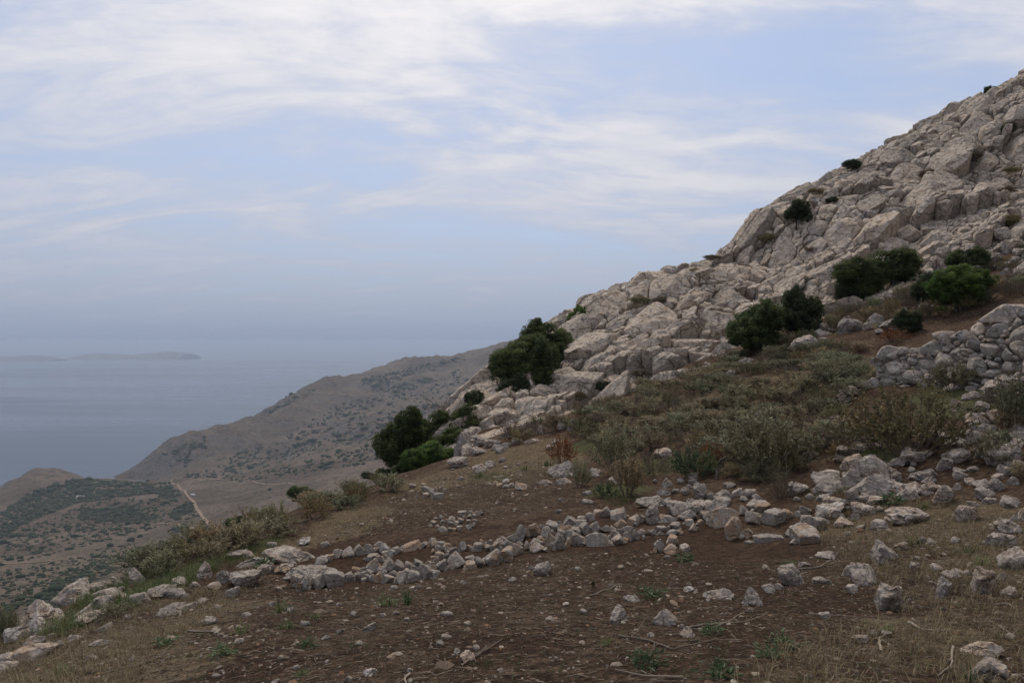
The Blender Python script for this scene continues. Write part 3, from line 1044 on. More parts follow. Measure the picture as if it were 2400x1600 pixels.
# rocks lying about, traced from the photo: x, y of the middle, width, height and, for the telling ones, a label
rocks = A3([
    (34*2.94,384*2.94,230,120,'broad pale rock with a smooth back cut by the left edge of the view'),
    (300,1115,340,210,'largest pale rock slab at the lower left, sloping up to a ridge'),
    (520,940,240,150,'long pale rock leaning to the right, highest of the left rock rim'),
    (690,905,140,75,'low pale rock between the long leaning rock and the one beside it'),(800,870,125,75,'pale rock in the left rim beside a tuft of green grass'),
    (945,822,130,105,'steep pale rock at the end of the left rim, against the sage bushes'),
    (700,1022,150,100,'rounded pale rock with green grass round it on the left rim'),(570,1092,110,95,'short pale rock at the foot of the largest slab'),(800,970,80,50),(830,922,60,42),
    (960,985,130,95,'pitted pale rock at the left end of a low ledge'),(1090,940,180,90,'flat pitted ledge of rock below the sage row'),(1410,800,95,110,'upright pale rock in front of the sage row'),(1235,872,85,45),(1340,890,70,45),
    (1170,1078,170,95,'pale rock with black lichen holes, alone in the dry grass'),(1300,1037,100,45),(1390,1005,70,35),
    (1690,860,215,115,'big pale lichen-covered rock lying just left of the first stone ring'),(1930,790,150,65,'long pale rock beside the flat tan slab'),(1840,782,120,75,'pale rock with a green tuft on top'),(1600,940,85,80,'rounded grey stone below the big lichen rock'),
    (1540,840,90,90),(1475,905,90,40),(1990,700,360,100,'flat tan weathered slab set in the soil left of the first ring'),(1750,740,240,60,'thin tan slab set in the soil uphill of the big lichen rock'),
    (2080,592,120,45),(1870,610,70,40),(1700,670,60,35),(1640,670,60,35),(2240,610,60,40),
    (2170,835,430,90,'flat pitted slab lying inside the stone ring at the outer end'),
    (200,1305,150,115,'pale rock in the dry grass at the lower left edge'),(120,1225,150,100,'pale rock half under grey-green leaves at the left edge'),(215,1375,250,130,'wide pale rock low in the dry grass at the left edge'),(50,1470,120,80,'pale rock in the lower left corner'),
    (510,1265,80,55),(420,1300,70,45),(720,1190,90,50),(1170,1272,75,42),(1450,1145,70,52),(1990,1057,60,40),(1695,1100,60,32),(630,1400,60,40),(690,1300,220,40),(650,985,50,35),(370,1180,60,45),(1270,965,60,40),(870,1110,50,30),(1500,1050,50,30),
], 0, 1067, 2.94)
rocks += A3([
    (800,142,130,85,'pale cracked rock with a flat face beside the white-flowered herb'),(70,52,70,62,'round pale rock on top of another stone at the edge of the sage'),(72,85,60,40),(330,112,60,40),(460,168,92,62,'pale pitted block next to the rust-red stone'),(375,158,72,55),(280,182,125,65,'pale pitted rock in the middle of the rubble behind the east ring'),(190,182,50,42),
    (120,155,95,115,'tall orange-streaked rock standing in the rubble'),(1110,370,112,62,'grey squared stone lying in dry grass'),(1230,282,155,85,'blue-grey wedge-shaped rock in the rubble bank'),(1190,325,80,45),(1355,392,122,72,'smooth grey boulder half sunk in straw'),(1360,275,50,40),
    (1000,82,190,95,'wide rough rock at the head of the rubble bank'),(1160,185,90,105,'rough upright rock in the rubble bank'),(1350,130,260,150,'largest rough outcrop of pitted limestone in the rubble bank'),(1630,52,125,55,'flat pale rock topping the rubble bank'),(1800,180,140,140,'dark-spotted rock with a pointed foot in the rubble bank'),(1550,185,130,70),
    (960,200,95,50),(2080,175,125,85,'smooth blue-grey block below a tan cap stone'),(2060,102,95,65,'tan cap stone resting on the blue-grey block'),(2170,112,95,95,'blue-grey block at the right of the tan cap stone'),(2260,232,130,70),(2110,217,85,45),(1930,312,135,110,'rounded rock veiled by a grey thorn bush'),(1550,325,300,115,'low mound of pitted bedrock in the straw'),
    (2240,412,165,95,'pale rock above the bright blue-grey one at the right edge'),(2180,492,175,85,'blue-white rock lying at a slant near the right edge'),(2270,625,195,135,'pale pyramid-shaped rock at the right edge'),(2340,300,60,120,'tall grey rock cut by the right edge of the view'),
    (1405,585,155,150,'pale split rock pointing down at the red soil'),(1500,532,80,50),(985,592,132,62,'pale oblong stone in front of the dark hollow'),(740,735,175,135,'broad rough rock with pale crust in the red soil'),(830,652,85,35),(935,762,82,48),(1000,767,52,36),(1165,822,75,60),(1150,695,95,85,'jagged black-and-white rock beside the striped one'),
    (1255,735,170,145,'striped fan-shaped rock sloping to the right'),(1425,885,200,190,'big angular pale rock with a notched top, in the middle of the right foreground'),(1600,672,72,60),(1750,682,72,45),(1790,820,85,175,'curved upright pale rock next to a dry thorn bush'),(1850,722,95,55),(1960,712,60,40),
    (2075,775,155,195,'tall grooved rock standing in the grass near the right edge'),(2250,852,110,62),(490,885,130,120,'shattered pale rock jutting from dark red soil'),(250,862,180,75,'slanting pale ledge of bedrock with dark soil under it'),(660,802,62,45),(590,820,90,60),(2085,1250,235,110,'long pale rock with a black crack near the lower right corner'),
    (2110,1405,225,165,'round pale rock in the lower right corner'),(975,1012,75,52),(1210,1172,120,52),(2260,1152,62,40),(1320,1132,52,32),(30,1142,82,55),(1650,490,50,50),(1720,500,60,40),(1880,490,60,40),(1080,110,80,50),(880,190,60,40),(790,205,60,35),(2200,740,60,60),(1700,120,90,60),(1480,120,70,50),(1260,120,90,70),(1700,40,80,60),
    (1920,40,90,60),(1990,90,70,50),(1890,120,60,50),(1600,120,80,60),(1450,60,110,60),(1150,60,90,50),(1270,50,100,60),(2300,330,60,50),(2010,240,70,40),(1260,190,60,50),(520,200,80,50),(420,205,60,35),(270,235,120,55),(90,265,140,90),(190,250,120,60),(160,320,90,60),(40,320,120,80),(60,240,70,60),
], 1600, 1100, 2.94)
rocks += A3([
    (285,140,165,120,'squared pale block with an orange soil-stained base, alone on the soil below the rings'),(985,560,175,155,'left of two rough crusted rocks in the foreground litter'),(1415,600,205,155,'right of two rough crusted rocks in the foreground litter'),(1100,402,115,65,'small white-and-brown stone above the crusted rocks'),
    (1615,728,125,75),(1275,745,65,42),(655,512,92,50),(350,592,75,40),(5,235,70,40),(1630,265,45,35),(1640,318,130,42),(1565,668,50,40),(1040,612,40,30),
], 1200, 1300, 3.92)
rocks += A3([
    (1045,668,100,82,'orange-brown stone in the middle of the foreground soil'),(1945,938,135,85,'grey leaf-shaped stone among dry roots'),(1760,542,92,42),(900,535,65,38),(760,437,52,36),(310,497,75,48),(150,447,60,42),(1170,547,52,36),(1380,585,58,38),(435,627,58,42),(480,627,52,44),
    (770,702,52,52),(950,825,70,40),(370,1030,62,48),(650,982,45,40),(850,1137,70,52),(1045,1082,120,62),(1420,1147,52,42),(1690,817,72,42),(1850,892,62,46),(2025,852,62,36),(1415,1050,52,36),(640,770,90,30),(1290,530,60,40),(2250,1050,60,40),(180,1155,110,40),(1270,300,70,40),
], 600, 1300, 3.92)
rocks += c4([
    (700,205,270,140,'long pitted rock lying at the foot of the rust-coloured bush'),(540,312,145,42),(715,300,150,62,'low pale ledge just below the long pitted rock'),(1010,222,125,72,'pale rock behind a grey-green bush'),(1210,235,62,125,'tall narrow white rock among the sage'),(1180,305,125,72),(930,412,82,42),(690,475,52,32),
    (935,497,92,52),(665,580,52,32),(1640,50,185,80,'pale rocks under the dead branches at the edge of the sage'),(1550,302,42,32),(1660,320,95,85,'pale block at the upper left end of the rubble'),(1630,412,105,85),(1790,302,72,52),(1740,402,72,46),(1840,402,92,72),(1960,402,125,135,'tall tilted orange and white rock in the rubble'),
    (2060,440,62,62),(1870,360,72,42),(2230,347,82,46),(330,355,10,6),(1660,500,80,80),(1880,520,90,60),
    (1520,500,240,110,'weathered bedrock hump at the left of the rubble, scored with black cracks'),(1530,620,130,170,'cracked bedrock face below the hump'),(1750,560,240,110,'pale bedrock shelf in the middle of the rubble'),(1640,650,150,70),(2080,560,240,80),(2040,520,120,60),
])
rocks += A3([
    (660,992,92,72,'pale rounded rock under the dark twin bushes'),(760,960,205,110,'wide pale rock outcrop among the sage below the dark twin bushes'),(870,882,112,52),(1060,832,155,112,'big rounded white rock above the sage thicket'),(870,842,92,62),(1265,772,112,72,'round grey boulder on the open slope'),(1195,837,66,52),(1640,692,102,52,'pale rock between the two right-hand green bushes'),
    (1490,740,110,90,'top of the long pale ridge of rock next to the small dark bush'),(1395,825,210,80,'long pale ridge of rock slanting down beside the small dark bush'),(1050,772,50,36),(190,1197,72,62),(300,1090,155,46),(910,1140,112,66),(1170,1262,92,56),(1050,1330,135,100,'white rock at the left of the big spiny bush'),(960,1530,255,70,'row of pale rock at the foot of the sage thicket'),
    (410,1470,62,42),(1860,1410,72,92,'upright pale rock in the grass under the wall'),(1960,1342,132,62),(2160,1330,205,150,'large pale slab leaning in the grass under the wall'),(1330,1237,66,40),(2050,1422,102,72),(1990,1512,155,92,'cracked grey rock to the right of the spiny bush'),(2170,1502,132,92),(2300,1482,90,90),(60,1270,50,30),(480,1330,60,40),
    (700,1140,60,40),(600,1140,60,50),(760,1250,60,40),(1290,870,60,40),(940,860,60,36),(880,935,80,40),(1300,820,60,40),(1120,1180,60,40),
], 1650, 500, 3.136)
rocks += A3([
    (1090,1347,105,66,'white rock on the bare soil beside the lower trees'),(1175,1307,82,52),(1570,1030,66,62,'white pointed stone at the foot of the cliff'),(1735,1002,72,72,'left of a pair of pale rocks below the cliff'),(1820,987,102,92,'right of a pair of pale rocks below the cliff, orange on top'),(920,1292,165,82,'pale slab at the cliff toe behind the lower trees'),(1690,1122,62,42),(1290,1150,92,42),
    (1340,1002,102,62),(1460,1047,92,52),(955,1150,150,190,'tall grey pinnacle at the cliff toe beside the lower trees'),(945,1417,52,36),(1925,1055,52,36),(1000,1190,130,100),(1100,1120,120,90),(1190,1130,150,60),(1250,1190,80,50),(1080,1200,110,60),(1380,1110,80,40),(1270,1265,60,36),(560,1490,70,40),(1500,1120,120,36),(1300,1060,110,50),
    (1640,1170,70,30),(1220,1160,70,46),
], 800, 700, 3.357)
rocks += A3([  # rubble at the right edge, between the wall and the bank
    (380,370,160,80,'pale rock crest to the left of the spiny bush, catching the light'),(220,620,130,60),(350,590,120,60),(90,660,90,100),(280,700,170,60),(470,1060,240,180,'big rounded pale rock with a lichened side, below the spiny bush'),(380,960,260,110,'grey rock behind the big rounded one'),(620,1060,190,170,'pale overhanging block next to the big rounded rock'),
    (910,1050,150,110),(1060,1130,80,60),(1410,1080,180,140),(1550,1000,200,140,'pale boulder at the right foot of the spiny bush'),(1640,800,180,150,'tan-sided rock at the right of the spiny bush'),(1720,570,180,110),(1800,690,220,130,'long pale rock right of the spiny bush'),(1970,560,150,110),(1980,810,250,120),(2020,990,320,220,'large slanting pale block near the right edge, highest of the rubble'),
    (1780,970,130,80),(1150,1200,190,90,'white oval rock in the rubble bank'),(1240,1150,110,60),(1250,1240,120,80),(1080,1060,60,40),(1560,1150,120,70),(2080,1140,150,90),(1950,1200,120,70),(800,1180,220,120),(200,1200,260,100),(620,1280,250,110),(820,1270,160,90),(730,1350,200,90),(1040,1380,130,90),(560,1340,110,70),(440,1370,120,100),
    (1700,1120,100,60),(2180,700,120,120),(2160,860,140,100),(1880,860,120,70),(2200,1100,120,110),(2120,1250,130,90),
], 1900, 850, 4.48)
gx_ = np.random.default_rng(41)
for _ in range(75):     # rubble bedded into the bank at the right
    x_, y_ = gx_.uniform(1900, 2430), gx_.uniform(1010, 1250)
    if y_ > 1080 + (2430 - x_) * 0.30: continue
    s_ = math.exp(gx_.normal(3.5, 0.35))
    rocks.append((x_, y_, s_ * gx_.uniform(1.1, 1.7), s_ * 0.62))
for _ in range(70):     # loose boulders at the foot of the cliff above the wall
    x_, y_ = gx_.uniform(2180, 2420), gx_.uniform(545, 690)
    if y_ > 690 - (x_ - 2180) * 0.15: continue
    s_ = math.exp(gx_.normal(3.1, 0.45))
    rocks.append((x_, y_, s_ * gx_.uniform(1.0, 1.5), s_ * 0.8))
rocks += [(60, 1425, 130, 36), (215, 1450, 100, 28), (262, 1392, 90, 26), (420, 1390, 80, 20), (40, 1545, 130, 30), (560, 1300, 70, 18)]
R_ = np.array([r[:4] for r in rocks])
loc, half = seat(R_[:, 0], R_[:, 1], R_[:, 2], R_[:, 3], g, 0.34)


def zone(px, py):
    if px < 640: return 'in the dry grass along the left rim of the slope'
    if py > 1400 and px < 1450: return 'on the bare littered soil of the foreground'
    if py > 1400: return 'among dry twigs on the right of the foreground'
    if py > 1180 and px > 1950: return 'in the straw at the right of the stone rings'
    if py > 1180 and px < 1500: return 'on the raked soil round the stone rings'
    if px > 1480 and py > 1080: return 'in the rubble bank behind the east ring'
    if px > 1880 and py > 840: return 'in the rubble between the spiny bush and the wall'
    if px > 2150 and py < 700: return 'in the boulder field at the right above the green bushes'
    if px > 1560 and py < 1000: return 'on the shrubby slope under the cliff'
    return 'on the open slope at the foot of the cliff'


CUT = {'in', 'at', 'with', 'beside', 'among', 'of', 'by', 'below', 'behind', 'from', 'to', 'on', 'near', 'between', 'and', 'under', 'above', 'the', 'a', 'round', 'lying', 'standing', 'set', 'next', 'cut', 'its', 'jutting', 'sloping', 'pointing', 'slanting', 'leaning'}
KNOWN = [(r[0], r[1], r[4]) for r in rocks if len(r) > 4]


def short(label, most=8):
    w_ = label.split(',')[0].split()
    w_ = w_[:most] if len(w_) > most else w_
    if len(label.split(',')[0].split()) > most:
        while len(w_) > 3 and w_[-1] in CUT:
            w_.pop()
    return ' '.join(w_)


def beside(px, py, what, far_):
    """a label that finds a small stone by the telling rock next to it"""
    dd = [(math.hypot(px - x, 1.6 * (py - y)), x, y, l) for x, y, l in KNOWN]
    dist, x, y, l = min(dd)
    if dist > far_:
        return None
    dx, dy = px - x, 1.6 * (py - y)
    wh = 'to the right of' if dx > abs(dy) else 'to the left of' if -dx > abs(dy) else 'in front of' if dy > 0 else 'just behind'
    s = short(l)
    return f"{what} {wh} the {s.replace('left of ', '', 1) if s.startswith('left of') else s.replace('right of ', '', 1) if s.startswith('right of') else s}".replace('the a pair', 'the pair').replace('the two ', 'the pair of ')


KNOWN += [(2270, 680, 'large bright green bush'), (2280, 610, 'olive-green bush behind the bright one'), (2378, 520, 'ragged shrub in the boulder field'), (2360, 455, 'brown shrub among the upper boulders'),
          (1520, 1560, 'large silvery-green rosette'), (955, 1415, 'broad-bladed green tuft'), (500, 1482, 'pale stick on the dry soil'), (380, 1515, 'low grey-green leaves at far left'), (665, 1432, 'flat green tuft on the left'),
          (2215, 1480, 'pale stick in the right foreground'), (2075, 1510, 'short curved pale stick'), (1835, 1520, 'leafy green plant in the litter'), (1690, 1590, 'bright green plant at the bottom edge'), (955, 1590, 'pale root end at the bottom edge'),
          (1120, 1540, 'thin branches beside the leaf-shaped stone'), (330, 1560, 'thin grey branch at the bottom left'), (1060, 1215, 'broken oval of small stones'), (1000, 1160, 'small heap of orange and grey stones'), (1190, 1135, 'small line of stones farthest back'),
          (1318, 1060, 'rust-orange dead bush'), (720, 1520, 'small leafy weed in the left foreground'), (850, 1380, 'front row of the west stone ring'), (1700, 1460, 'long thin branch over the soil')]
seen_labels = {}


def label_small(o, px, py, what, where, far_, cat):
    lab = beside(px, py, what, far_) or f'{what} {where}'
    lab = ' '.join(lab.split()[:16])
    tag(o, lab, cat, lab)


_size = np.array([r[2] * r[3] * (1e6 if len(r) > 4 else 1) for r in rocks])
keep_ = set(np.argsort(-_size)[:290].tolist())     # the 290 that show largest are things, the rest one heap of rubble
rv_, rf_, ro_ = [], [], 0
for k, (r_, p_, h_) in enumerate(zip(rocks, loc, half)):
    if k not in keep_:
        v_, f_ = rock_shape(450 + k % 6, 3, 9, 26, 0.15)
        an_ = g.uniform(0, 6.28)
        v_ = v_ * h_ * 1.1 @ np.array([[math.cos(an_), math.sin(an_), 0], [-math.sin(an_), math.cos(an_), 0], [0, 0, 1]]) + p_
        rv_.append(v_); rf_.append(f_ + ro_); ro_ += len(v_)
        continue
    lib = SLABS if r_[2] > 2.6 * r_[3] else ROCKS
    o = put('rock', lib[int(g.integers(len(lib)))], p_, h_ * [1.08, 1.15, 1.2], g, None, 0.12)
    if len(r_) > 4:
        tag(o, r_[4], 'rock', 'rocks lying about the slope')
    else:
        sz = 'fist-sized' if h_[0] < 0.07 else 'small' if h_[0] < 0.14 else 'middling'
        sh = 'flat' if r_[2] > 1.9 * r_[3] else 'chunky' if r_[2] < 1.3 * r_[3] else 'rounded'
        label_small(o, r_[0], r_[1], f'{sz} {sh} stone', zone(r_[0], r_[1]), 220, 'rock')

if rv_:
    tag(link('rubble', mesh('rubble', np.vstack(rv_), np.vstack(rf_), M_ROCK)), 'small rubble bedded among the rocks of the slope', kind='stuff')

# many smaller stones strewn on the bare soil
def in_poly(px, py, poly):
    poly = np.array(poly, float)
    x, y = np.asarray(px, float), np.asarray(py, float)
    c = np.zeros(len(x), bool)
    j = len(poly) - 1
    for i in range(len(poly)):
        a, b = poly[i], poly[j]
        cr = ((a[1] > y) != (b[1] > y)) & (x < (b[0] - a[0]) * (y - a[1]) / (b[1] - a[1] + 1e-9) + a[0])
        c ^= cr
        j = i
    return c


SOIL_POLY = [(-60,1640),(-60,1540),(300,1420),(560,1400),(690,1290),(900,1180),(1080,1090),(1300,1080),(1400,1160),(1290,1200),(1100,1230),(1000,1240),(720,1270),(690,1370),(860,1380),(1040,1350),(1240,1300),(1500,1290),(1700,1320),(1900,1310),
             (2000,1230),(2400,1200),(2460,1640)]
px = g.uniform(-40, 2440, 9000); py = g.uniform(1080, 1620, 9000)
ok = in_poly(px, py, SOIL_POLY)
px, py = px[ok], py[ok]
c = cast(px, py)
dens = np.clip(1.6 * gnoise(c[:, :2] / 0.9, 55) + 0.9, 0.1, 2)
wt = (c[:, 1] / 5.0) ** 1.6 * dens
pick = g.choice(len(c), 120, replace=False, p=wt / wt.sum())
for k in pick:
    s = 0.015 * math.exp(g.normal(0, 0.26)) * (1 + c[k, 1] / 9)
    hz = s * g.uniform(0.45, 0.8)
    o = put('small_stone', SMALL[int(g.integers(8))], c[k] + [0, 0, hz * 0.4], (s * g.uniform(0.9, 1.5), s, hz), g, None, 0.3)
    o.rotation_euler[2] = g.uniform(0, 6.28)
    label_small(o, px[k], py[k], 'small loose stone', 'strewn on the foreground soil' if py[k] > 1400 else 'strewn on the raked soil round the rings', 200, 'stone')

# ------------------------------------------------------------------ ruined drystone wall at the right
wb = [(2036,890),(2120,912),(2230,930),(2330,915),(2400,905),(2520,900)]
wt_ = [(2036,838),(2062,812),(2105,812),(2150,790),(2180,778),(2215,765),(2270,738),(2330,712),(2400,690),(2520,650)]
B = cast(*np.array(wb, float).T)
# straighten the foot of the wall: one smooth run going back to the right
_u = np.array([q[0] for q in wb], float)
B[:, 1] = np.polyval(np.polyfit(_u[:5], B[:5, 1], 1), _u)
print('wall Y', B[:, 1])
B[:, 0] = (np.array([q[0] for q in wb]) - 1200) / F * B[:, 1]
B[:, 2] = H(B[:, 0], B[:, 1])
seg = np.concatenate([[0], np.cumsum(np.hypot(np.diff(B[:, 0]), np.diff(B[:, 1])))])
wlen = seg[-1]
tpx = np.interp(np.linspace(0, wlen, 60), seg, [q[0] for q in wb])
ytop = np.interp(tpx, [q[0] for q in wt_], [q[1] for q in wt_])
zb = np.interp(np.linspace(0, wlen, 60), seg, B[:, 2])
yb = np.interp(np.linspace(0, wlen, 60), seg, B[:, 1])
htop = CZ + (800 - ytop) / F * (yb + 0.25) - zb - 0.08
SW = np.linspace(0, wlen, 60)
back = np.array([-(B[-1, 1] - B[0, 1]), B[-1, 0] - B[0, 0]])
back /= np.linalg.norm(back)


def wall_pt(s, h):
    w_ = 0.10 * gnoise(np.column_stack([s / 0.7, h / 0.5]), 61)
    x, y, z = (np.interp(s, seg, B[:, k]) for k in range(3))
    return np.column_stack([x + back[0] * (0.30 * h + w_), y + back[1] * (0.30 * h + w_), z - 0.10 + h])


wall = link('drystone_wall', None)
wall.location = (float(B[2, 0]), float(B[2, 1]), float(B[2, 2]))
tag(wall, 'ruined drystone wall of grey stones stepping up towards the right edge', 'wall')
wl = Vector(wall.location)
WU, WR = darts(9000, 0.0, wlen, 0.0, 2.9, lambda u, g_: np.clip(np.exp(g_.normal(-2.42, 0.45, len(u))), 0.055, 0.28),
               lambda u: u[:, 1] < np.interp(u[:, 0], SW, htop) + 0.02, 31, 1.8)
WRc, WD = cells(WU / [1.6, 1], WR ** 2 * 0.5, 26, 22, 0.022, 0.9 * WR + 0.02)
WD = WD * [1.6, 1]
nrm = np.array([-back[0], -back[1], 0.33])
nrm /= np.linalg.norm(nrm)
wr_V, wr_T, wr_Q, woff = [], [], [], 0
print('wall stones', len(WU))
for rank, i in enumerate(np.argsort(-WR)):
    size = WRc[i].mean()
    N = nrm + g.normal(0, 0.26, 3)
    N /= np.linalg.norm(N)
    fac = [(np.array([math.cos(a_), math.sin(a_)]), g.uniform(0.0, 0.6), g.uniform(0.4, 1.4)) for a_ in g.uniform(0, 6.28, 4)]
    V, T_, Q_ = block_mesh_arrays(WRc[i], WD, size, g, lambda u: wall_pt(u[:, 0], u[:, 1]), WU[i], N, 0.03 + size * g.uniform(0.2, 1.1), g.normal(0, 0.35, 2),
                                  0.035, fac, 0.03, 0.22)
    V0 = V[0].copy()
    if rank < 240:
        o = link('stone', poly_mesh('stone', V - V0, T_, Q_, M_WALL, 30), wall, Vector(V0) - wl)
    else:
        wr_V.append(V - np.array(wl)); wr_T.append(T_ + woff); wr_Q.append(Q_ + woff); woff += len(V)
if wr_V:
    link('wedging_stones', poly_mesh('wedging_stones', np.vstack(wr_V), np.vstack(wr_T), np.vstack(wr_Q), M_WALL, 30), wall)['kind'] = 'stuff'
# rubble core behind the face, and the top stones
s_ = np.linspace(0, wlen, 40)
ht = np.interp(s_, SW, htop)
ring = []
for dd, hh in ((-0.10, 0.0), (-0.10, 1.0), (1.2, 1.0), (1.5, -0.3)):
    p_ = wall_pt(s_, ht * max(hh, 0) - 0.06) + np.array([back[0], back[1], 0]) * (dd + 0.16)
    if hh <= 0: p_[:, 2] -= 0.5
    ring.append(p_)
V = np.vstack(ring) - np.array(wl)
n = len(s_)
Q = []
for k in range(3):
    i = np.arange(n - 1)
    Q.append(np.column_stack([k * n + i, k * n + i + 1, (k + 1) * n + i + 1, (k + 1) * n + i]))
Q = np.vstack(Q)
end = [[0, n, 2 * n, 3 * n], [n - 1, 4 * n - 1, 3 * n - 1, 2 * n - 1]]
link('rubble_core', mesh('rubble_core', V, np.vstack([Q, end]), M_WALL, False), wall)
WSTONE = [mesh('stone', *rock_shape(400 + k, 3, 9, 36, 0.12), M_WALL) for k in range(8)]
for k in range(58):
    s0 = g.uniform(0, wlen)
    h0 = float(np.interp(s0, SW, htop))
    dep = g.uniform(0.05, 1.1)
    p_ = wall_pt(np.array([s0]), np.array([h0]))[0] + np.array([back[0] * dep, back[1] * dep, -0.02])
    r0 = math.exp(g.normal(-2.05, 0.3))
    put('stone', WSTONE[k % 8], p_, (r0 * 1.25, r0, r0 * 0.62), g, wall, 0.2)


# ------------------------------------------------------------------ plants
def leafmat(name, darkc, lightc, var=0.35, trans=0.25, rough=0.6):
    m, t = newmat(name)
    tv = t.n('ShaderNodeAttribute', attribute_name='tint').outputs['Fac']
    rnd = t.n('ShaderNodeObjectInfo').outputs['Random']
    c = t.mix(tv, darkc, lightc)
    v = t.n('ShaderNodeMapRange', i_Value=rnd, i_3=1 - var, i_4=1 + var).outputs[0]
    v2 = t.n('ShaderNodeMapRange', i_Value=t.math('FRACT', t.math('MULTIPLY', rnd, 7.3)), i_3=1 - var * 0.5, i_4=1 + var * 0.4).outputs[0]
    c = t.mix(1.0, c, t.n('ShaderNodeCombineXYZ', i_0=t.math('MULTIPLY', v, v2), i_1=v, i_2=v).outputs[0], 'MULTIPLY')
    p = t.n('ShaderNodeBsdfPrincipled', i_Base_Color=c, i_Roughness=rough)
    p.inputs['Specular IOR Level'].default_value = 0.25
    tr = t.n('ShaderNodeBsdfTranslucent', i_Color=c)
    mx = t.n('ShaderNodeMixShader', i_0=trans, i_1=p.outputs[0], i_2=tr.outputs[0])
    t.link(mx.outputs[0], t.n('ShaderNodeOutputMaterial').inputs['Surface'])
    return m


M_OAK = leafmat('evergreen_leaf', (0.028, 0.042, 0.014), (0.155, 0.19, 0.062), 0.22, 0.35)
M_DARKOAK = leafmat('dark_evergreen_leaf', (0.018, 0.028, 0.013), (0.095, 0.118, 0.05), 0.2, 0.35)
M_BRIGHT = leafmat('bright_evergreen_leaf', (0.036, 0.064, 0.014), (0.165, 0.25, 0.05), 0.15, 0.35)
M_SAGE = leafmat('sage_leaf', (0.085, 0.072, 0.040), (0.30, 0.265, 0.160), 0.38)
M_OLIVE = leafmat('olive_scrub_leaf', (0.075, 0.066, 0.028), (0.24, 0.195, 0.09), 0.4)
M_BROWN = leafmat('dry_scrub_leaf', (0.070, 0.050, 0.034), (0.19, 0.135, 0.085), 0.25, 0.1)
M_RUST = leafmat('rust_leaf', (0.14, 0.048, 0.018), (0.30, 0.115, 0.035), 0.15)
M_WEED = leafmat('weed_leaf', (0.035, 0.062, 0.026), (0.095, 0.135, 0.060), 0.25)
M_GRASS = leafmat('grass_blade', (0.050, 0.070, 0.022), (0.125, 0.150, 0.050), 0.25)
M_STRAW = leafmat('straw_blade', (0.12, 0.085, 0.045), (0.29, 0.215, 0.125), 0.2)
M_BARK, t = newmat('bark')
finish(t, t.mix(t.ramp(t.noise(geo_pos(t), 18, 4, 0.7), (0.35, 0.65)), (0.055, 0.045, 0.036), (0.16, 0.135, 0.11)), 0.95)
M_TWIG, t = newmat('dead_twig')
rnd = t.n('ShaderNodeAttribute', attribute_name='tint').outputs['Fac']
finish(t, t.mix(rnd, (0.070, 0.050, 0.036), (0.27, 0.225, 0.18)), 0.9)


def unit(v):
    return v / np.maximum(np.linalg.norm(v, axis=1), 1e-9)[:, None]


def leaf_arrays(c, axis, side, L, Wd, g, fold=0.25):
    """pointed leaves, one folded quad each: stalk, left, tip, right"""
    L, Wd = np.broadcast_to(L, len(c))[:, None], np.broadcast_to(Wd, len(c))[:, None]
    axis = unit(axis)
    side = unit(side - (side * axis).sum(1)[:, None] * axis)
    up = np.cross(axis, side)
    a = c
    b = c + axis * L * 0.45 + side * Wd / 2 + up * Wd * fold
    t_ = c + axis * L
    d_ = c + axis * L * 0.45 - side * Wd / 2 + up * Wd * fold
    V = np.stack([a, b, t_, d_], 1).reshape(-1, 3)
    return V, np.arange(len(V)).reshape(-1, 4)


def tubes(paths, rads, sides=4):
    """tapered sticks along polylines -> vertices, quads"""
    Vs_, Qs_, off = [], [], 0
    an = np.linspace(0, 2 * np.pi, sides, endpoint=False)
    for p, r in zip(paths, rads):
        p = np.asarray(p, float)
        r = np.broadcast_to(np.asarray(r, float), len(p))
        tg = np.gradient(p, axis=0)
        tg = unit(tg)
        ref = np.where(np.abs(tg[:, 2:3]) > 0.9, [[1.0, 0, 0]], [[0, 0, 1.0]])
        a = unit(np.cross(tg, ref))
        b = np.cross(tg, a)
        ring = p[:, None, :] + r[:, None, None] * (np.cos(an)[None, :, None] * a[:, None, :] + np.sin(an)[None, :, None] * b[:, None, :])
        Vs_.append(ring.reshape(-1, 3))
        n, k = len(p), np.arange(sides)
        for i in range(n - 1):
            Qs_.append(np.column_stack([i * sides + k, i * sides + (k + 1) % sides, (i + 1) * sides + (k + 1) % sides, (i + 1) * sides + k]) + off)
        off += n * sides
    return np.vstack(Vs_), np.vstack(Qs_)


